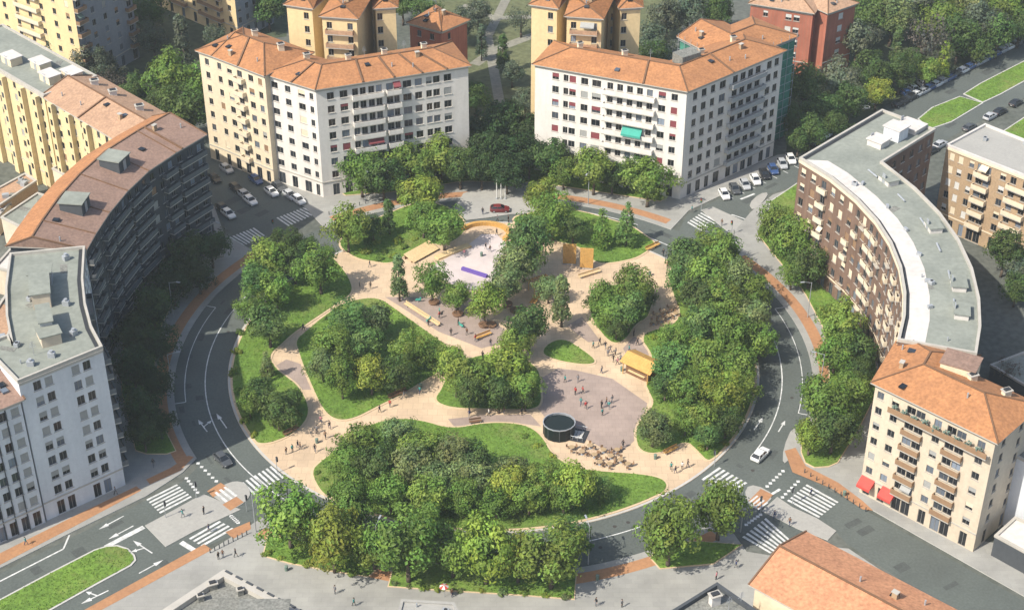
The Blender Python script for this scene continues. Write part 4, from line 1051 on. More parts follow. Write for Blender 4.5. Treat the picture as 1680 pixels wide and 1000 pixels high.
NAME = {'broad': 'broadleaf_tree', 'airy': 'thin_tree', 'conifer': 'conifer_tree', 'column': 'columnar_tree', 'shrub': 'shrub'}
def plant(pxx, pyy, rp, kind, colour, zone, group, rank):
    zc = 5.0; R = 4
    for _ in range(5):
        g = G(pxx, pyy, zc); R = rp/FPX*depth(g); zc = CENTRE[kind]*R
    g = G(pxx, pyy, zc)
    col, word = GREEN[colour]
    me, tr = trnd.choice(PROTO[kind])
    e = empty(NAME[kind], (g.x, g.y, .12), trnd.uniform(0, 6.28), f'{word} {KIND[kind]}, {rank} {zone}', 'shrub' if kind == 'shrub' else 'tree', group)
    k = trnd.uniform(.92, 1.1); e.scale = (R*trnd.uniform(.9, 1.12), R*trnd.uniform(.9, 1.12), R*k)
    o = put('foliage' if kind == 'shrub' else 'crown', me, e); j = trnd.uniform(.82, 1.2); o.color = (col[0]*j*trnd.uniform(.9, 1.12), col[1]*j, col[2]*j, 1)
    put('stem' if kind == 'shrub' else 'trunk', tr, e)
def zone(phrase, group, items, d='m', kind='broad'):
    items = sorted(items, key=lambda t: t[0])
    for k, t in enumerate(items):
        cc = t[3] if len(t) > 3 else trnd.choice(d); kd = t[4] if len(t) > 4 else kind
        plant(t[0], t[1], t[2], kd, cc, phrase, group, ORD[k]+' from left')
zone("in the street row along the bottom pavement", 'street trees along the bottom pavement', [(472, 845, 55, 'm'), (545, 882, 58, 'y'), (574, 838, 46, 'm'), (668, 897, 60, 'm'), (705, 862, 48, 'm'), (797, 902, 58, 'y'), (905, 908, 60, 'm'), (508, 868, 42, 'm'), (612, 896, 40, 'm'), (742, 905, 44, 'm'), (850, 912, 46, 'y'), (930, 880, 40, 'd'), (1100, 868, 62, 'm'), (1182, 832, 54, 'm')])
zone('in the back row of the large front bed', 'trees in the large front bed', [(590, 722, 38), (652, 706, 36, 'g'), (690, 728, 40), (745, 745, 38, 'g'), (778, 752, 34), (846, 772, 32, 'g')], 'mmd')
zone('in the middle row of the large front bed', 'trees in the large front bed', [(566, 752, 32, 'm'), (618, 765, 41), (670, 768, 41), (722, 785, 40, 'g'), (776, 778, 40), (830, 790, 40, 'y'), (890, 785, 38, 'm'), (940, 792, 40, 'y'), (985, 800, 23, 'b')], 'mdg')
zone('in the front row of the large front bed', 'trees in the large front bed', [(575, 795, 33), (640, 808, 37), (700, 818, 37), (760, 816, 34), (815, 818, 34), (868, 812, 34), (925, 812, 32, 'm')], 'mmg')
zone('in the diamond bed left of centre', 'trees in the diamond bed', [(572, 525, 38, 'b'), (612, 522, 32, 'g'), (548, 568, 35, 'm'), (600, 560, 32, 'b'), (528, 600, 27, 'g'), (560, 622, 32, 'm'), (608, 612, 35, 'y'), (648, 610, 33, 'd'), (672, 578, 33, 'm'), (708, 580, 26, 'm')])
zone('along the left rim of the island', 'trees along the left rim', [(438, 424, 38, 'm'), (470, 395, 29, 'd'), (482, 432, 32, 'd'), (420, 462, 34, 'b'), (452, 475, 32, 'm'), (524, 440, 40, 'm'), (440, 528, 40, 'b'), (412, 500, 29, 'm'), (500, 400, 23, 'd')])
zone("in the lower corner of the left bed", 'trees along the left rim', [(430, 640, 31, 'd'), (455, 672, 34, 'd'), (408, 660, 26, 'm'), (438, 602, 22, 'g', 'conifer'), (478, 655, 22, 'd')])
zone('on the upper left lawn of the island', 'trees on the upper left lawn', [(570, 372, 38, 'm'), (638, 352, 26, 'd', 'column'), (690, 315, 38, 'y'), (728, 366, 40, 'm'), (694, 356, 32, 'm'), (654, 455, 32, 'g', 'column'), (612, 372, 24, 'd')])
zone('in front of the left white block', 'trees before the white blocks', [(592, 278, 40, 'm'), (628, 290, 34, 'd'), (655, 262, 40, 'm'), (690, 275, 36, 'm'), (722, 252, 42, 'm'), (755, 275, 32, 'd')])
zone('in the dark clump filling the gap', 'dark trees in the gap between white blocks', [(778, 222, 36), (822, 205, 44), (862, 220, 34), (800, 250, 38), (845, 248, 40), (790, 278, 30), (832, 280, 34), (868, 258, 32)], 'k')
zone('in front of the right white block', 'trees before the white blocks', [(900, 262, 36, 'd'), (925, 280, 28, 'm'), (975, 272, 42, 'm'), (1038, 275, 34, 'd'), (1064, 292, 42, 'm'), (1005, 290, 26, 'd')])
zone('on the upper right lawn of the island', 'trees on the upper right lawn', [(890, 318, 32, 'y'), (906, 352, 40, 'm'), (940, 372, 26, 'd'), (988, 378, 30, 'm', 'conifer'), (1028, 374, 32, 'b', 'conifer'), (880, 372, 22, 'y')])
zone("around the courts in the island's middle", 'trees round the courts', [(708, 462, 30, 'm'), (750, 482, 28, 'm'), (795, 495, 32, 'y'), (828, 468, 34, 'g'), (846, 440, 36, 'g'), (868, 400, 44, 'b'), (860, 425, 34, 'm'), (868, 532, 40, 'd'), (922, 490, 38, 'g', 'column'), (846, 562, 30, 'm'), (900, 470, 26, 'g')])
zone('in the round bed right of centre', 'trees in the round bed', [(985, 485, 28, 'm'), (1002, 508, 35, 'm'), (1040, 472, 37, 'm'), (1032, 510, 33, 'b'), (1012, 535, 22, 'd'), (1062, 490, 20, 'd')])
zone('in the bed below the middle', 'trees in the bed below the middle', [(748, 612, 39, 'm'), (782, 620, 37, 'm'), (832, 600, 42, 'y'), (858, 628, 35, 'm'), (770, 648, 28, 'd'), (818, 648, 29, 'd'), (740, 590, 24, 'y'), (862, 655, 20, 'd')])
zone('in the upper part of the right rim bed', 'trees along the right rim', [(1130, 425, 38, 'b'), (1165, 398, 36, 'm'), (1192, 425, 40, 'm'), (1125, 458, 32, 'b'), (1165, 452, 42, 'm'), (1212, 458, 40, 'g'), (1238, 482, 30, 'm'), (1150, 490, 38, 'd')])
zone('in the middle of the right rim bed', 'trees along the right rim', [(1190, 500, 41, 'm'), (1232, 520, 38, 'g'), (1150, 532, 41, 'b'), (1200, 550, 43, 'm'), (1245, 562, 30, 'm'), (1112, 555, 32, 'm'), (1105, 592, 39, 'b'), (1155, 590, 43, 'm'), (1208, 600, 41, 'm')])
zone('in the lower part of the right rim bed', 'trees along the right rim', [(1092, 628, 29, 'd'), (1132, 640, 39, 'm'), (1182, 648, 40, 'y'), (1222, 645, 28, 'm'), (1150, 685, 33, 'm'), (1192, 690, 29, 'd'), (1072, 700, 33, 'g'), (1125, 690, 24, 'm'), (1162, 715, 24, 'b')])
zone("in the street row before the brick curve", 'street trees on the right', [(1272, 372, 38, 'm'), (1302, 400, 42, 'm'), (1330, 435, 36, 'd'), (1300, 445, 28, 'm'), (1382, 525, 44, 'm'), (1402, 570, 38, 'd'), (1372, 575, 36, 'm'), (1352, 660, 48, 'm'), (1368, 700, 44, 'd'), (1395, 645, 36, 'm'), (1330, 715, 32, 'y'), (1408, 610, 26, 'd')])
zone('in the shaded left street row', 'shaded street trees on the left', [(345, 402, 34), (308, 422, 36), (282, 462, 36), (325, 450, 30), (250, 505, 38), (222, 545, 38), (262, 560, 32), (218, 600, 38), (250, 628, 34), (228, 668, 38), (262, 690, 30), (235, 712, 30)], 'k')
zone('in the yards at the top left', 'trees behind the blocks at the top left', [(300, 75, 38, 'v', 'column'), (282, 130, 44, 'm'), (318, 140, 40, 'm'), (300, 182, 40, 'd'), (262, 175, 30, 'd'), (60, 62, 32, 'v'), (95, 82, 30, 'v'), (25, 70, 26, 'v'), (150, 105, 32, 'v'), (185, 138, 30, 'r', 'airy'), (178, 110, 24, 'v'), (225, 150, 30, 'd'), (250, 60, 30, 'v'), (240, 20, 34, 'd'), (352, 60, 26, 'v')])
zone('along the park edge above the gap', 'park trees above the gap', [(755, 40, 30, 'v'), (790, 70, 22, 'v', 'column'), (825, 85, 26, 'd', 'column'), (855, 30, 26, 'v', 'airy'), (840, 120, 20, 'v'), (785, 20, 26, 'v'), (700, 15, 28, 'd'), (660, 5, 30, 'd'), (780, 160, 26, 'd'), (862, 165, 24, 'v'), (1075, 60, 34, 'v'), (1095, 25, 34, 'v'), (1070, 100, 28, 'd'), (1130, 15, 34, 'v'), (440, 15, 30, 'd'), (1175, 20, 30, 'd')])
zone('in the front of the top right wood', 'wood at the top right', [(1320, 145, 36, 'd'), (1372, 130, 38, 'v'), (1352, 175, 34, 'd'), (1330, 215, 30, 'd'), (1395, 165, 32, 'd'), (1408, 62, 38, 'v'), (1432, 112, 36, 'd'), (1440, 150, 26, 'y'), (1472, 75, 28, 'g', 'column'), (1478, 120, 30, 'd'), (1520, 70, 46, 'r', 'airy'), (1520, 115, 26, 'm'), (1548, 98, 26, 'y', 'column'), (1300, 190, 28, 'd'), (1370, 205, 26, 'd'), (1310, 232, 22, 'd'), (1500, 105, 26, 'd')])
zone('in the back of the top right wood', 'wood at the top right', [(1425, 25, 38, 'd'), (1465, 28, 40, 'g'), (1500, 12, 40, 'v'), (1540, 30, 42, 'm'), (1575, 60, 38, 'd'), (1580, 12, 38, 'g'), (1612, 40, 40, 'v'), (1640, 55, 34, 'd'), (1650, 18, 38, 'm'), (1675, 40, 32, 'd'), (1690, 5, 38, 'v'), (1605, 80, 26, 'd'), (1410, -12, 36, 'd'), (1480, -20, 40, 'd'), (1560, -22, 40, 'm'), (1630, -20, 40, 'd')])
zone('in the yard behind the brick curve', 'yard trees at the right edge', [(1650, 412, 38, 'd'), (1672, 445, 34, 'v'), (1655, 610, 24, 'r', 'airy'), (1668, 475, 26, 'd')])
# low shrubs lining the beds
def shrubs(phrase, group, pts, d='ymg'):
    pts = sorted(pts)
    for k, (x, y) in enumerate(pts): plant(x, y, trnd.uniform(8, 13), 'shrub', trnd.choice(d), phrase, group, ORD[k]+' from left')
shrubs('at the foot of the bottom left street trees', 'shrubs under the street trees', [(440, 908), (460, 914), (482, 920), (505, 925), (528, 932), (552, 936), (578, 940), (598, 940)])
shrubs('at the foot of the bottom middle street trees', 'shrubs under the street trees', [(648, 958), (670, 962), (695, 964), (722, 965), (755, 968), (790, 970), (825, 972), (860, 974), (895, 976), (928, 978)])
shrubs('on the upper left lawn of the island', 'shrubs on the lawns', [(600, 412), (618, 398), (632, 412), (650, 395), (665, 405), (648, 420), (680, 392), (622, 424), (602, 395)], 'my')
shrubs('along the front rim of the large front bed', 'shrubs on the lawns', [(530, 785), (545, 800), (520, 775), (1000, 815), (985, 825), (960, 838), (905, 748), (880, 730), (860, 715)], 'my')
shrubs('along the edge of the right rim bed', 'shrubs on the lawns', [(1072, 552), (1085, 565), (1075, 640), (1085, 655), (1170, 742), (1150, 735), (1190, 728), (1120, 500), (1118, 478)], 'my')
shrubs('along the outer edge of the left rim bed', 'shrubs on the lawns', [(385, 610), (392, 640), (388, 575), (395, 545), (402, 690), (418, 712), (460, 700), (490, 680)], 'my')
# ground cover tufts on all lawns: uncountable blades in one object
rnd = random.Random(8); V, Fc, T = [], [], []
def inside(p, poly):
    c = False; j = len(poly)-1
    for i in range(len(poly)):
        a, b2 = poly[i], poly[j]
        if (a.y > p[1]) != (b2.y > p[1]) and p[0] < (b2.x-a.x)*(p[1]-a.y)/(b2.y-a.y)+a.x: c = not c
        j = i
    return c
for poly, z in LAWNS:
    xs = [p.x for p in poly]; ys = [p.y for p in poly]; A = abs(area2(poly))/2
    n = 0; tries = 0
    while n < A*9 and tries < A*30:
        tries += 1; x, y = rnd.uniform(min(xs), max(xs)), rnd.uniform(min(ys), max(ys))
        if not inside((x, y), poly): continue
        n += 1; a = rnd.uniform(0, 6.28); s = rnd.uniform(.06, .15); h = rnd.uniform(.05, .15); u = Vector((math.cos(a)*s, math.sin(a)*s, 0)); o = Vector((rnd.uniform(-.2, .2), rnd.uniform(-.2, .2), h)); p = Vector((x, y, z-.01))
        i = len(V); V += [p-u, p+u, p+u*.6+o, p-u*.6+o]; Fc.append((i, i+1, i+2, i+3)); t = rnd.uniform(.7, 1.3); T.append((t*rnd.uniform(.85, 1.15), t, t, 1))
gr = bpy.data.objects.new('grass', cloud_mesh('grass', V, Fc, T)); COL.objects.link(gr); gr.color = (.15, .25, .038, 1); tag(gr, kind='stuff')

# ================================================================== PEOPLE
def person_mesh(pose, rnd):
    """one continuous skinned figure 1.72 m tall facing +y; material slots: skin, top, trousers, shoes"""
    a = {'stand': (.05, .02, .02, -.02), 'walk': (.26, -.24, .2, -.2), 'walk2': (-.2, .22, -.16, .16), 'sit': (.42, .42, .2, .2)}[pose]
    V, E, Rr = [], [], []
    def v(x, y, z, r, par=None):
        V.append((x, y, z)); Rr.append(r); i = len(V)-1
        if par is not None: E.append((par, i))
        return i
    dz = -.42 if pose == 'sit' else 0
    pel = v(0, 0, .94+dz, .14); ch = v(0, .01, 1.2+dz, .145, pel); up = v(0, 0, 1.4+dz, .12, ch); nk = v(0, .01, 1.5+dz, .055, up); hd = v(0, .03, 1.62+dz, .1, nk); tp = v(0, .02, 1.7+dz, .075, hd)
    v(0, .125, 1.61+dz, .018, hd)
    for s, st, sw in ((-1, a[0], a[2]), (1, a[1], a[3])):
        hp = v(s*.095, 0, .88+dz, .095, pel)
        if pose == 'sit': kn = v(s*.11, .42, .5, .065, hp); an = v(s*.11, .45, .1, .045, kn)
        else: kn = v(s*.1, st*.55+.03, .5, .065, hp); an = v(s*.1, st-.03, .1, .045, kn)
        v(s*.11, V[an][1]+.15, .045, .04, an)
        sh = v(s*.19, 0, 1.41+dz, .065, up); el = v(s*.25, -sw*.5-.03, 1.14+dz, .048, sh)
        wr = v(s*.26, -sw+.08 if pose != 'sit' else .28, .9+dz if pose != 'sit' else .62, .034, el); pm = v(s*.26, V[wr][1]+.03, V[wr][2]-.07, .036, wr)
        for f in range(4): k1 = v(s*.26+(f-1.5)*.012, V[pm][1]+.015+.018*(f-1.5), V[pm][2]-.05-.004*(f % 3), .011, pm); v(V[k1][0], V[k1][1]+.012, V[k1][2]-.03, .009, k1)
        v(s*.235, V[pm][1]+.045, V[pm][2]-.01, .011, pm)
    me = bpy.data.meshes.new('person'); me.from_pydata(V, E, []); o = bpy.data.objects.new('person', me); COL.objects.link(o)
    md = o.modifiers.new('skin', 'SKIN'); md.use_smooth_shade = True
    for i, sv in enumerate(me.skin_vertices[0].data): sv.radius = (Rr[i], Rr[i]*.8); sv.use_root = (i == 0)
    o.modifiers.new('sub', 'SUBSURF').levels = 1
    dg = bpy.context.evaluated_depsgraph_get(); m2 = bpy.data.meshes.new_from_object(o.evaluated_get(dg)); bpy.data.objects.remove(o)
    m2.materials.clear()
    for m in (M_SKIN, M_TOP0, M_TRO0, M_SHOE): m2.materials.append(m)
    for p in m2.polygons:
        c = p.center; z = c.z-dz
        arm = abs(c.x) > .17
        if z > 1.49: i = 0
        elif arm and z < 1.1: i = 0 if z < .93 or pose == 'sit' else 1
        elif z > .95: i = 1
        elif c.z > .085: i = 2
        else: i = 3
        if abs(c.x) > .22 and .5 < z < .93 and pose != 'sit': i = 0
        p.material_index = i
    m2.name = 'person'
    h = MB()
    rings = []
    for k in range(5):
        t = k/4*1.35; z = 1.625+dz+.125*math.cos(t) ; r = .115*math.sin(t)+.004
        rings.append([(r*math.cos(q*math.pi/4), .005+r*math.sin(q*math.pi/4)-.012, z) for q in range(8)])
    for k in range(4):
        for q in range(8): h.quad(rings[k][q], rings[k+1][q], rings[k+1][(q+1) % 8], rings[k][(q+1) % 8])
    return m2, h.data('hair', [M_HAIR], True)
M_SKIN = plain('skin', (.5, .3, .21), .6); M_SHOE = plain('shoes', (.03, .025, .02), .6); M_HAIR = plain('dark_hair', (.035, .022, .015), .6)
CL = {'black': (.02, .02, .024), 'navy': (.03, .045, .12), 'red': (.45, .05, .045), 'white': (.7, .69, .66), 'teal': (.05, .28, .27), 'grey': (.2, .2, .21), 'brown': (.17, .09, .05), 'pink': (.55, .22, .25)}
CM = {k: mat(k+'_cloth', c, .85, None, 6, .5) for k, c in CL.items()}
M_TOP0 = CM['black']; M_TRO0 = CM['navy']
PM = {k: person_mesh(k, random.Random(1)) for k in ('stand', 'walk', 'walk2', 'sit')}
prnd = random.Random(12)
def person(x, y, top, tro, pose, phrase, z=.16, rz=None, group=None):
    g = G(x, y, z); me, hr = PM[pose]
    o = put('person', me); o.location = g; o.rotation_euler = (0, 0, prnd.uniform(0, 6.28) if rz is None else rz); s = prnd.uniform(.95, 1.06); o.scale = (s*1.06, s*1.06, s)
    for i, m in ((1, CM[top]), (2, CM[tro])): o.material_slots[i].link = 'OBJECT'; o.material_slots[i].material = m
    put('hair', hr, o)
    verb = {'stand': 'standing', 'walk': 'walking', 'walk2': 'walking', 'sit': 'sitting'}[pose]
    tag(o, f'person in {top} top, {tro} trousers, {verb} {phrase}', 'person', group)
def people(phrase, pts, z=.16, group='people in the park'):
    pts = sorted(pts); n = len(pts)
    for k, t in enumerate(pts):
        top = t[2] if len(t) > 2 else prnd.choice(['black', 'navy', 'black', 'red', 'white', 'teal', 'grey', 'brown', 'pink', 'black'])
        tro = prnd.choice(['black', 'navy', 'grey', 'black'])
        ph = phrase if n == 1 else f'{phrase}, {ORD[k]} from left'
        person(t[0], t[1], top, tro, t[3] if len(t) > 3 else prnd.choice(['walk', 'walk2', 'stand', 'walk']), ph, z, None, group)
people('at the lower left entrance', [(480, 741), (489, 734), (493, 737), (517, 741), (527, 694), (520, 710), (534, 719), (541, 703), (470, 745)])
people('beside the diamond bed', [(498, 542), (623, 676), (663, 652), (689, 646), (640, 668)])
people('on the grey pink court', [(703, 535), (740, 550), (766, 549), (780, 560, 'red'), (805, 567), (792, 588), (721, 522), (752, 533)])
people('below the middle bed', [(802, 682), (827, 678), (856, 680), (770, 684)])
people('by the wooden kiosk', [(973, 571), (993, 572), (997, 584), (1006, 593), (1010, 582), (1018, 593), (987, 612), (1001, 578), (1013, 598), (984, 566)])
people('above the kiosk', [(1040, 551), (1032, 577), (1046, 566)])
people('on the large grey court', [(944, 647), (956, 645), (948, 626), (927, 627), (961, 670), (953, 664), (987, 669), (995, 663), (999, 670), (988, 681), (1004, 660)])
people('at the lower right entrance', [(1022, 734), (1101, 771), (1119, 770), (1128, 766), (1108, 776)])
people('around the skate court', [(816, 364), (815, 386), (797, 409, 'black'), (804, 413), (762, 420), (834, 365), (792, 352)])
people('by the upper left lawn', [(607, 438), (608, 474), (590, 470)])
people('by the upper right lawn', [(1088, 420), (1095, 440), (1108, 425)])
people('below the left crossing', [(359, 917, 'black'), (387, 913, 'black'), (366, 914)], group='people on the pavements')
people('on the left traffic refuge', [(335, 843, 'black'), (300, 848)], group='people on the pavements')
people('on the lower left zebra crossing', [(343, 872, 'navy')], .05, 'people on the pavements')
people('by the bluish facade', [(190, 811), (252, 765), (43, 893, 'teal')], group='people on the pavements')
people('on the bottom pavement', [(550, 973), (581, 993), (742, 978, 'brown'), (1020, 995), (978, 993), (1175, 950), (1207, 931)], group='people on the pavements')
people('on the right zebra crossing', [(1330, 813, 'navy')], .05, 'people on the pavements')
people('on the right traffic refuge', [(1295, 861), (1270, 850)], group='people on the pavements')
people('at the top right crossing', [(1135, 348), (1184, 370)], group='people on the pavements')

# ================================================================== CARS
def loft(secs, mi=0):
    b = MB(); n = len(secs[0])
    for k in range(len(secs)-1):
        for i in range(n): b.quad(secs[k][i], secs[k+1][i], secs[k+1][(i+1) % n], secs[k][(i+1) % n], mi)
    b.ngon(secs[0][::-1], mi); b.ngon(secs[-1], mi)
    return b
def car_parts():
    def sec(x, hw, zb, zt, tuck=.1):   # body cross-section
        return [(x, -hw+.04, zb), (x, hw-.04, zb), (x, hw, zb+.2), (x, hw, zt-.16), (x, hw-tuck, zt), (x, -hw+tuck, zt), (x, -hw, zt-.16), (x, -hw, zb+.2)]
    S = [sec(-2.1, .72, .42, .78), sec(-1.98, .84, .26, .92), sec(-1.4, .9, .2, .98), sec(-.4, .91, .2, .98), sec(.6, .91, .2, .97), sec(1.3, .9, .2, .9), sec(1.95, .82, .24, .76), sec(2.12, .68, .36, .64)]
    body = loft(S)
    top = [(-1.5, -.62), (.15, -.62)]
    def rs(x, hw, z0, z1): return [(x, -hw, z0), (x, hw, z0), (x, hw*.97, z1-.05), (x, hw*.86, z1), (x, -hw*.86, z1), (x, -hw*.97, z1-.05)]
    roof = loft([rs(-1.35, .62, 1.36, 1.41), rs(-.9, .67, 1.4, 1.47), rs(-.1, .68, 1.4, 1.48), rs(.25, .64, 1.36, 1.43)])
    body.v += []; i = len(body.v); body.v += roof.v; body.f += [tuple(q+i for q in f) for f in roof.f]; body.m += roof.m
    for x0, x1, y in ((-1.95, -1.38, .66), (.95, .24, .64)):       # pillars
        for s in (-1, 1): body.tube((x0, s*.8, .93), (x1, s*y, 1.38), .05, .045, 6)
    for s in (-1, 1): body.tube((-.5, s*.83, .95), (-.5, s*.67, 1.4), .045, .04, 6); body.box((.72, s*.98, .98), (.16, .18, .13))
    g = loft([[(-1.9, -.78, .93), (-1.9, .78, .93), (-1.33, .6, 1.37), (-1.33, -.6, 1.37)][0:4]]+[[(-1.4, -.82, .95), (-1.4, .82, .95), (-1.2, .64, 1.4), (-1.2, -.64, 1.4)], [(.5, -.82, .95), (.5, .82, .95), (.12, .64, 1.4), (.12, -.64, 1.4)], [(.98, -.78, .93), (.98, .78, .93), (.24, .6, 1.37), (.24, -.6, 1.37)]])
    w = MB(); w.tube((0, -.1, 0), (0, .1, 0), .31, .31, 14); r = MB(); r.tube((0, -.112, 0), (0, .112, 0), .19, .19, 10)
    hl = MB(); hl.box((0, 0, 0), (.14, .34, .14)); tl = MB(); tl.box((0, 0, 0), (.1, .28, .16))
    pl = MB(); pl.box((0, 0, 0), (.03, .5, .12))
    return dict(body=body.data('body', [M_DARK]), glass=g.data('window', [M_CARGL]), wheel=w.data('wheel', [M_RUBBER]), rim=r.data('rim', [M_RIM]), head=hl.data('headlight', [M_LAMP]), tail=tl.data('tail_light', [M_TAIL]), plate=pl.data('number_plate', [M_FRAMEW]))
CP = car_parts()
PAINT = {k: plain(k+'_car_paint', c, .28, .6) for k, c in dict(white=(.72, .72, .7), black=(.018, .018, .02), silver=(.4, .41, .42), dark_grey=(.07, .075, .08), red=(.15, .02, .02), blue=(.04, .08, .2)).items()}
def car(x, y, x2, y2, col, label, z=.04, group='parked cars', name='parked_car'):
    g = G(x, y, z); t = G(x2, y2, z)-g
    e = empty(name, g, math.atan2(t.y, t.x), label, 'car', group)
    b = put('body', CP['body'], e); b.material_slots[0].link = 'OBJECT'; b.material_slots[0].material = PAINT[col]
    put('window', CP['glass'], e)
    for sx in (-1.25, 1.3):
        for sy in (-.8, .8): w = put('wheel', CP['wheel'], e, Matrix.Translation((sx, sy, .31))); put('rim', CP['rim'], w)
    for sy in (-.55, .55): put('headlight', CP['head'], e, Matrix.Translation((2.0, sy, .62))); put('tail_light', CP['tail'], e, Matrix.Translation((-2.03, sy, .74)))
    put('number_plate', CP['plate'], e, Matrix.Translation((-2.1, 0, .56)))
car(366, 757, 400, 790, 'dark_grey', 'dark grey car driving on the left of the ring road near the zebra crossing', group='moving cars', name='driving_car')
car(1247, 749, 1268, 728, 'white', 'white car driving on the right of the ring road near the zebra crossing', group='moving cars', name='driving_car')
car(820, 346, 850, 346, 'red', 'dark red car on the grey forecourt at the top of the island', .165, 'moving cars', 'driving_car')
def row(phrase, lst, dv, group, z=.04):
    lst = sorted(lst); cnt = {}
    tot = {}
    for t in lst: tot[t[2]] = tot.get(t[2], 0)+1
    for x, y, c in lst:
        cnt[c] = cnt.get(c, 0)+1; k = cnt[c]
        w = c.replace('_', ' ')
        lab = f'{w} car parked {phrase}' if tot[c] == 1 else f'{w} car parked {phrase}, {ORD[k-1]} {w} one from left'
        car(x, y, x+dv[0], y+dv[1], c, lab, z, group)
row('along the right white block', [(1188, 322, 'white'), (1205, 313, 'dark_grey'), (1222, 306, 'silver'), (1239, 298, 'white'), (1254, 289, 'black'), (1268, 281, 'blue'), (1283, 272, 'silver'), (1297, 264, 'white')], (5, 9), 'cars parked by the white block')
row('beside the avenue wing of the brick curve', [(1352, 226, 'white'), (1366, 218, 'silver'), (1338, 235, 'dark_grey')], (14, -8), 'cars parked on the avenue', .05)
row('on the upper avenue kerb', [(1474, 173, 'black'), (1484, 168, 'black'), (1495, 162, 'black'), (1504, 157, 'white'), (1515, 152, 'silver'), (1526, 146, 'blue'), (1536, 141, 'white'), (1547, 135, 'silver'), (1558, 130, 'blue'), (1568, 124, 'black'), (1580, 118, 'white'), (1592, 112, 'blue'), (1602, 107, 'silver'), (1612, 102, 'silver'), (1622, 97, 'blue'), (1633, 91, 'blue'), (1645, 85, 'silver'), (1655, 80, 'white'), (1665, 75, 'dark_grey'), (1676, 69, 'black')], (14, -7), 'cars parked on the avenue', .05)
row('in the lay-by under the top right wood', [(1415, 175, 'white'), (1428, 167, 'silver'), (1500, 150, 'white'), (1515, 142, 'silver'), (1488, 157, 'blue')], (8, 6), 'cars parked on the avenue', .05)
row('on the lower avenue kerb', [(1528, 250, 'black'), (1590, 212, 'dark_grey'), (1624, 194, 'silver'), (1640, 186, 'black'), (1666, 172, 'black'), (1542, 240, 'silver')], (14, -8), 'cars parked on the avenue', .05)
row('in the shaded side street', [(375, 354, 'white'), (366, 345, 'black'), (411, 332, 'white'), (402, 323, 'silver'), (388, 312, 'black'), (446, 318, 'white'), (458, 309, 'dark_grey'), (490, 331, 'white'), (476, 323, 'silver'), (420, 298, 'blue'), (352, 296, 'black'), (372, 280, 'silver')], (10, 8), 'cars parked in the shaded street')

# ================================================================== PARK FURNITURE
def wood_box(b, p, q, w, z0, z1, mi=0):
    d = (q-p); L = d.length; c = (p+q)/2; b.box((c.x, c.y, (z0+z1)/2), (L, w, z1-z0), mi, rz=math.atan2(d.y, d.x))
# kiosk with wooden pitched roof
g = G(1053, 614); e = empty('wooden_kiosk', g, R_(-40), 'wooden kiosk with honey coloured pitched roof beside the crowd and the right rim bed', 'kiosk')
b = MB(); b.box((0, 0, 1.2), (4.4, 2.6, 2.3)); b.build('wall', [M_WOODD], e)
b = MB()
for k in range(12):
    x = -2.75+k*.5
    for s in (-1, 1): b.quad((x-.24, 0, 3.55), (x+.24, 0, 3.55), (x+.24, s*2.0, 2.55), (x-.24, s*2.0, 2.55)); b.quad((x-.24, 0, 3.42), (x+.24, 0, 3.42), (x+.24, s*2.0, 2.42), (x-.24, s*2.0, 2.42)); b.quad((x-.24, s*2.0, 2.55), (x+.24, s*2.0, 2.55), (x+.24, s*2.0, 2.42), (x-.24, s*2.0, 2.42))
b.build('roof', [M_WOOD], e)
b = MB(); b.box((0, -1.45, 1.05), (3.2, .4, .1)); b.build('counter', [M_WOODP], e); e.scale = (1.15, 1.2, 1.1)
for sx in (-2.4, 2.4):
    for sy in (-1.8, 1.8): b = MB(); b.tube((sx, sy, .1), (sx, sy, 2.5), .08, .08, 8); b.build('post', [M_WOOD], e)
# standing wooden panels
for x, y, lab in ((934, 434, 'tall honey coloured wooden panel, left one of the standing pair'), (962, 441, 'tall honey coloured wooden panel, right one of the standing pair')):
    g = G(x, y); e = empty('climbing_board', g, R_(-6), lab, 'panel', 'standing wooden panels')
    b = MB()
    for k in range(6): b.box((-1.12+k*.45, 0, 2.6), (.43, .22, 4.6))
    b.build('board', [M_WOOD], e)
    for s in (-1, 1): b = MB(); b.box((s*1.0, .3, 1.6), (.14, .5, 3.0), taper=.7); b.build('support', [M_WOODD], e)
    b = MB(); b.box((0, .15, .2), (2.8, .9, .14)); b.build('base_plate', [M_METAL], e)
# big wooden slide deck and curved timber wall
p, q = G(672, 428), G(708, 408)
b = MB(); d = (q-p).normalized(); n = Vector((-d.y, d.x, 0))
e = empty('timber_ramp', (p+q)/2, math.atan2(d.y, d.x), 'sloping pale timber deck between the skate court and the upper left lawn', 'deck')
L = (q-p).length+1
for k in range(14): b.box((-L/2+L*(k+.5)/14, 0, 1.0), (L/14*.93, 3.0, .1), M=Matrix.Rotation(R_(16), 4, 'X'))
b.build('deck', [M_WOODP], e); b = MB(); b.box((0, -.9, .35), (L*.96, .2, .62)); b.box((0, 1.0, .65), (L*.96, .2, 1.2)); b.build('frame', [M_WOODD], e)
b = MB(); c0 = G(795, 386); R0 = 4.6
for k in range(26):
    a0 = R_(-35)+R_(190)*k/26; a1 = R_(-35)+R_(190)*(k+.94)/26
    for r0, r1, z0, z1 in ((R0, R0+.9, .15, 1.0),):
        P = [c0+Vector((math.cos(a)*r, math.sin(a)*r*.8, 0)) for a, r in ((a0, r0), (a1, r0), (a1, r1), (a0, r1))]
        b.prism([(v.x, v.y) for v in P], z0, z1)
tag(b.build('curved_bench', [M_WOOD]), 'curved honey coloured timber bench wall round the top of the skate court', 'bench')
b = MB(); p, q = G(758, 443), G(799, 456); wood_box(b, p, q, .7, .16, .75); tag(b.build('violet_bench', [M_PURP]), 'long straight violet bench on the pale skate court', 'bench')
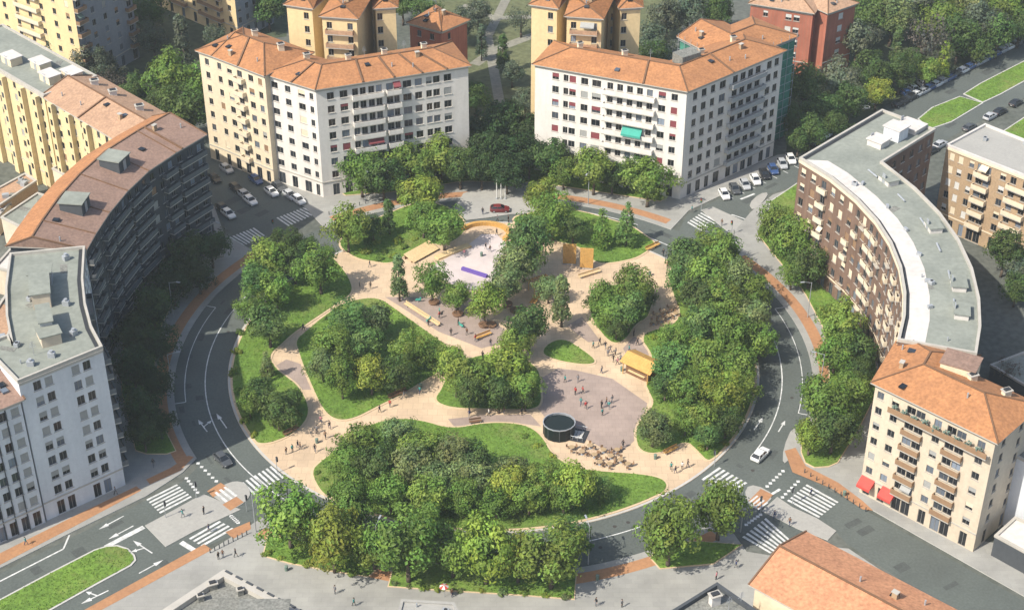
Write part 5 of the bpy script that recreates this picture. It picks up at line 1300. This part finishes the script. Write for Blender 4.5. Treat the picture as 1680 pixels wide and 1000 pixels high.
b = MB(); p, q = G(716, 425), G(770, 404); wood_box(b, p, q, 1.6, .15, .5); tag(b.build('skate_ledge', [M_WOODP]), 'low pale ledge with steps along the skate court', 'ledge')
def bench(x, y, x2, y2, lab, m=None):
    p, q = G(x, y, .15), G(x2, y2, .15); d = q-p; L = d.length
    e = empty('park_bench', (p+q)/2, math.atan2(d.y, d.x), lab, 'bench', 'timber benches')
    b = MB()
    for k in range(3): b.box((0, -.2+k*.2, .45), (L, .17, .06))
    b.build('seat', [m or M_WOOD], e); b = MB()
    for k in range(2): b.box((0, .34, .65+k*.2), (L, .05, .16))
    b.build('backrest', [m or M_WOOD], e)
    for s in (-1, 1): b = MB(); b.box((s*L*.4, 0, .21), (.1, .6, .42)); b.build('leg', [M_METAL], e)
for k, t in enumerate([(466, 716, 490, 703, 'dark timber bench at the lower edge of the left rim bed', M_WOODD), (638, 655, 668, 642, 'timber bench on the path side of the diamond bed', M_WOODD), (770, 695, 790, 692, 'dark timber bench on the edge of the large front bed', M_WOODD), (780, 558, 806, 548, 'timber bench at the right end of the grey pink court', None),
    (876, 500, 890, 480, 'honey timber bench beside the narrow grey green tree', None), (950, 457, 985, 446, 'long timber bench below the pair of wooden panels', M_WOODP), (1060, 412, 1082, 402, 'timber bench at the edge of the upper right lawn', None), (664, 500, 720, 536, 'very long pale timber bench along the diamond bed', M_WOODP), (880, 486, 870, 500, 'short honey timber bench left of the path to the round bed', None), (1090, 746, 1112, 735, 'timber bench at the lower right entrance by the grey tree', None)]): bench(*t)
# round glass pavilion
g = G(917, 712); e = empty('glass_pavilion', g, 0, 'dark round glass pavilion at the lower left of the large grey court', 'pavilion')
b = MB(); NN = 16
ring = lambda r, z: [(r*math.cos(2*math.pi*k/NN), r*.92*math.sin(2*math.pi*k/NN), z) for k in range(NN)]
r0, r1 = ring(2.75, .2), ring(2.75, 2.7)
for k in range(NN): b.quad(r0[k], r0[(k+1) % NN], r1[(k+1) % NN], r1[k])
b.build('glazing', [M_PGLASS], e)
b = MB(); b.prism([(v[0], v[1]) for v in ring(2.6, 0)], 2.3, 2.45, bottom=True); b.build('roof', [plain('pavilion_dark_inside', (.014, .022, .024), .9, .1)], e)  # black disc stands in for the dark inside of the open-topped drum
b = MB(); ro, ri = ring(2.88, 2.8), ring(2.74, 2.8); lo = ring(2.88, 2.62)
for k in range(NN): k2 = (k+1) % NN; b.quad(ro[k], ro[k2], ri[k2], ri[k]); b.quad(lo[k], lo[k2], ro[k2], ro[k]); b.quad(ri[k], ri[k2], (ri[k2][0], ri[k2][1], 2.4), (ri[k][0], ri[k][1], 2.4))
b.build('rim', [M_METAL], e)
for k in range(0, NN, 2): b = MB(); b.tube((r0[k][0]*1.01, r0[k][1]*1.01, .15), (r1[k][0]*1.01, r1[k][1]*1.01, 2.65), .04, .04, 6); b.build('mullion', [M_PARA], e)
g = G(943, 714); e = empty('stair_opening', g, R_(-18), 'dark stair opening with railing right of the round glass pavilion', 'stairwell')
b = MB(); b.box((0, 0, .2), (4.4, 3.6, .1)); b.build('well', [M_DARK], e)
for k in range(5): b = MB(); b.box((-1.2+k*.6, 0, .27+.03*k), (.5, 2.2, .06)); b.build('step', [M_KERB], e)
b = MB()
for s in (-1, 1): b.tube((-1.8, s*1.6, 1.1), (1.8, s*1.6, 1.1), .05, .05, 6)
for k in range(5):
    for s in (-1, 1): b.tube((-1.8+k*.9, s*1.6, .15), (-1.8+k*.9, s*1.6, 1.1), .035, .035, 6)
b.build('railing', [M_METAL], e)
# cafe tables and chairs
tb = MB(); tb.tube((0, 0, .72), (0, 0, .76), .52, .52, 12); TT = tb.data('tabletop', [mat('table_wood', (.42, .3, .17), .7)]); tb = MB(); tb.tube((0, 0, .02), (0, 0, .72), .05, .05, 8); tb.tube((0, 0, 0), (0, 0, .03), .3, .28, 10); TL = tb.data('leg', [M_METAL])
cb = MB(); cb.box((0, 0, .45), (.44, .44, .05)); CS = cb.data('seat', [M_BL_BRN]); cb = MB(); cb.box((0, -.21, .72), (.44, .04, .44)); CB = cb.data('backrest', [M_BL_BRN])
cb = MB(); cb.tube((0, 0, 0), (0, 0, .43), .025, .025, 6); CLg = cb.data('leg', [M_METAL])
def chair(p, rz, lab, group):
    e = empty('cafe_chair', p, rz, lab, 'chair', group); put('seat', CS, e); put('backrest', CB, e)
    for sx in (-.19, .19):
        for sy in (-.19, .19): put('leg', CLg, e, Matrix.Translation((sx, sy, 0)))
frnd = random.Random(4)
def terrace(pts, phrase, gname):
    for x, y in pts:
        g = G(x, y, .155); e = empty('cafe_table', g, frnd.random()*3, f'round pale cafe table {phrase}', 'table', gname+' tables'); put('tabletop', TT, e); put('leg', TL, e)
        a0 = frnd.random()*6
        for k in range(3):
            a = a0+k*2.1+frnd.uniform(-.2, .2); p = g+Vector((math.cos(a)*.82, math.sin(a)*.82, 0)); chair(p, a+math.pi/2, f'brown chair at the cafe tables {phrase}', gname+' chairs')
terrace([(938, 738), (955, 745), (968, 735), (975, 750), (990, 742), (1002, 752), (1012, 742), (1018, 758), (1030, 765), (1000, 765), (984, 762)], 'below the large grey court', 'lower terrace')
terrace([(1078, 520), (1090, 514), (1102, 508), (1072, 532), (1085, 528), (1097, 522), (1108, 518), (1092, 536)], 'between the round bed and the right rim bed', 'upper terrace')
# play equipment: dark round seats and teal spring toys on the court
sb = MB()
for (r0, r1, z0, z1) in ((.95, 1.1, 0, .38), (1.1, 1.0, .38, .46)): sb.tube((0, 0, z0), (0, 0, z1), r0, r1, 16)
SB = sb.data('round_seat', [M_WOODD])
for k, (x, y) in enumerate(sorted([(712, 497), (751, 516), (794, 534), (832, 500), (806, 534), (845, 510)])):
    o = put('round_seat', SB); o.location = G(x, y, .155); tag(o, f'dark round seat drum under the court trees, {ORD[k]} from left', 'seat', 'round seat drums')
for k, (x, y) in enumerate(sorted([(686, 495), (721, 515), (757, 537), (703, 528)])):
    g = G(x, y, .155); e = empty('spring_rocker', g, k*.8, f'small teal spring rocker on the grey pink court, {ORD[k]} from left', 'play rocker', 'spring rockers')
    b = MB(); b.tube((0, 0, 0), (0, 0, .45), .12, .12, 8); b.build('spring', [M_METAL], e); b = MB(); b.box((0, 0, .6), (1.1, .25, .35), taper=.7); b.box((.5, 0, .85), (.25, .22, .4)); b.build('body', [M_AWN_G], e); b = MB(); b.tube((.35, -.3, .95), (.35, .3, .95), .03, .03, 6); b.build('handle', [M_METAL], e)
# wooden pergola at the court edge
g = G(885, 478); e = empty('timber_pergola', g, R_(28), 'small honey timber pergola among the trees left of the narrow tree', 'pergola')
for sx in (-1.8, 1.8):
    for sy in (-1.2, 1.2): b = MB(); b.box((sx, sy, 1.3), (.14, .14, 2.5)); b.build('post', [M_WOOD], e)
b = MB(); [b.box((-2.1+k*.42, 0, 2.7), (.1, 3.0, .16)) for k in range(11)]; b.build('slat_roof', [M_WOOD], e)
b = MB(); [b.box((0, s*1.2, 2.58), (4.6, .12, .16)) for s in (-1, 1)]; b.build('beam', [M_WOOD], e)
# white poles on the forecourt
pb = MB(); pb.tube((0, 0, 0), (0, 0, 5.5), .13, .1, 8); PB = pb.data('shaft', [M_FRAMEW]); pb = MB(); pb.tube((0, 0, 0), (0, 0, .25), .28, .25, 10); PF = pb.data('base', [M_METAL])
for k, x in enumerate((815, 822, 829)):
    e = empty('white_pole', G(x, 326, .16), 0, f'slender white pole on the grey forecourt, {ORD[k]} from the left of three', 'pole', 'white poles'); put('shaft', PB, e); put('base', PF, e)
# street lamps
lb = MB(); lb.tube((0, 0, 0), (0, 0, 8), .1, .06, 8); lb.tube((0, 0, 7.9), (1.6, 0, 8.3), .05, .04, 6); LB = lb.data('post', [M_METAL]); lb = MB(); lb.box((1.9, 0, 8.3), (.8, .28, .14)); LH = lb.data('lamp_head', [M_METAL])
for k, (x, y) in enumerate(sorted([(283, 640), (285, 520), (352, 418), (600, 330), (965, 335), (1200, 432), (1325, 520), (1345, 640), (1215, 872), (965, 925), (620, 925), (420, 872)])):
    g = G(x, y, .14); a = math.atan2(-g.y, -g.x); e = empty('street_lamp', g, a, f'slim grey street lamp on the outer kerb of the ring road, {ORD[k]} from left', 'street lamp', 'street lamps on the ring'); put('post', LB, e); put('lamp_head', LH, e)
# red sunshade by the bottom pavement
g = G(729, 978, .14); e = empty('red_parasol', g, 0.3, 'small red and white parasol on the bottom pavement', 'parasol')
b = MB(); b.tube((0, 0, 0), (0, 0, 2.3), .03, .03, 6); b.build('pole', [M_METAL], e); b = MB()
for k in range(8):
    a0, a1 = k*math.pi/4, (k+1)*math.pi/4; b.tri((0, 0, 2.5), (.75*math.cos(a0), .75*math.sin(a0), 2.1), (.75*math.cos(a1), .75*math.sin(a1), 2.1), k % 2); b.tri((0, 0, 2.46), (.75*math.cos(a1), .75*math.sin(a1), 2.06), (.75*math.cos(a0), .75*math.sin(a0), 2.06), k % 2)
b.build('canopy', [M_AWN_R, M_FRAMEW], e)

# traffic lights, signs and bins at the crossings
sp = MB(); sp.tube((0, 0, 0), (0, 0, 3.2), .06, .05, 8); SP = sp.data('post', [M_METAL])
tb = MB(); tb.box((0, -.16, 2.85), (.34, .26, .95)); TB = tb.data('signal_box', [M_DARK])
LN = {}
for nm, c in (('red', (.5, .03, .02)), ('amber', (.5, .25, .02)), ('green', (.03, .3, .12))):
    b = MB(); b.tube((0, -.3, 0), (0, -.28, 0), .11, .11, 10); LN[nm] = b.data('lens', [plain(nm+'_lens', c, .3)])
sites = [((322, 816), 'at the left end of the lower left refuge'), ((272, 848), 'on the lower left refuge beside the wide zebra'), ((405, 838), 'at the tip of the lower left refuge'), ((1248, 840), 'on the right refuge by the shaded zebra'), ((1300, 826), 'on the right refuge by the wide zebra'), ((1172, 764), 'at the lower right entrance of the island'), ((455, 775), 'at the lower left entrance of the island'), ((1150, 347), 'at the corner of the right white block'), ((1200, 384), 'on the upper right refuge'), ((448, 382), 'beside the upper left crossing')]
for (x, y), ph in sites:
    g = G(x, y, .14); e = empty('traffic_light', g, math.atan2(g.y, g.x)-math.pi/2, f'slim traffic light {ph}', 'traffic light', 'traffic lights'); put('post', SP, e); q = put('signal_box', TB, e)
    for nm, z in (('red', 3.15), ('amber', 2.86), ('green', 2.57)): put('lens', LN[nm], q, Matrix.Translation((0, 0, z)))
db = MB(); db.tube((0, 0, 0), (0, 0, .9), .26, .3, 10, 0); db.tube((0, 0, .9), (0, 0, 1.0), .32, .2, 10, 0); DB = db.data('litter_bin', [M_BL_GRN])
for (x, y), ph in (((520, 726), 'near the lower left entrance people'), ((690, 636), 'on the path by the diamond bed'), ((880, 640), 'at the left edge of the large grey court'), ((1075, 752), 'beside the lower cafe tables'), ((1020, 608), 'left of the wooden kiosk'), ((790, 420), 'on the skate court'), ((1066, 452), 'at the upper right lawn'), ((470, 935), 'on the bottom left pavement'), ((980, 950), 'on the bottom middle pavement'), ((1385, 812), 'on the pavement before the red awnings')):
    o = put('litter_bin', DB); o.location = G(x, y, .15); tag(o, f'small dark green litter bin {ph}', 'litter bin', 'litter bins')
bb = MB(); bb.tube((0, 0, 0), (0, 0, .85), .09, .08, 8); BB = bb.data('bollard', [M_WGR])
for a, c, n, ph in (((345, 906), (405, 876), 9, 'along the bike path below the left crossing'), ((1320, 775), (1420, 838), 11, 'along the bike path before the red awnings'), ((540, 352), (600, 334), 7, 'before the left white block')):
    for k in range(n):
        A, C2 = G(*a, .16), G(*c, .16); o = put('bollard', BB); o.location = A.lerp(C2, k/(n-1)); tag(o, f'short dark bollard {ph}, {ORD[k]} from left', 'bollard', 'bollards')

# ================================================================== LIGHT, CAMERA
SUN_AZ = Vector((-math.cos(R_(35)), -math.sin(R_(35)), 0)); EL = R_(47)
sd = Vector((SUN_AZ.x*math.cos(EL), SUN_AZ.y*math.cos(EL), math.sin(EL)))
sun = bpy.data.lights.new('sun', 'SUN'); sun.energy = 4.9; sun.angle = R_(.5); sun.color = (1, .94, .83)
so = bpy.data.objects.new('sun', sun); COL.objects.link(so); so.rotation_euler = (-sd).to_track_quat('-Z', 'Y').to_euler(); so.location = (0, 0, 300)
w = bpy.data.worlds.new('World'); scene.world = w; w.use_nodes = True
n, l = w.node_tree.nodes, w.node_tree.links
sky = n.new('ShaderNodeTexSky'); sky.sky_type = 'NISHITA'; sky.sun_disc = False; sky.ozone_density = .6; sky.dust_density = 2.0; sky.sun_elevation = EL; sky.sun_rotation = math.atan2(sd.x, sd.y)
l.new(sky.outputs[0], n['Background'].inputs['Color']); n['Background'].inputs['Strength'].default_value = .15
cam = bpy.data.cameras.new('camera'); co = bpy.data.objects.new('camera', cam); COL.objects.link(co)
co.location = CAMLOC; co.rotation_euler = (R_(90-33.6), 0, 0); cam.sensor_width = 36; cam.lens = 36*FPX/1680; cam.clip_end = 5000; cam.clip_start = 1
scene.camera = co
scene.view_settings.view_transform = 'Standard'; scene.view_settings.look = 'None'; scene.view_settings.gamma = 1; scene.view_settings.exposure = .36
scene.cycles.max_bounces = 5; scene.cycles.diffuse_bounces = 3; scene.cycles.transparent_max_bounces = 8

hz = MB(); hz.box((0, 150, 87), (1700, 1500, 180)); hm = bpy.data.materials.new('haze_air'); nn, ll = nt(hm); nn.remove(nn['Principled BSDF'])
pv = nn.new('ShaderNodeVolumePrincipled'); pv.inputs['Color'].default_value = (.84, .93, .97, 1); pv.inputs['Density'].default_value = .00013; pv.inputs['Anisotropy'].default_value = 0
ll.new(pv.outputs[0], nn['Material Output'].inputs['Volume'])
ho = hz.build('haze', [hm]); tag(ho, kind='stuff')
scene.cycles.volume_bounces = 0
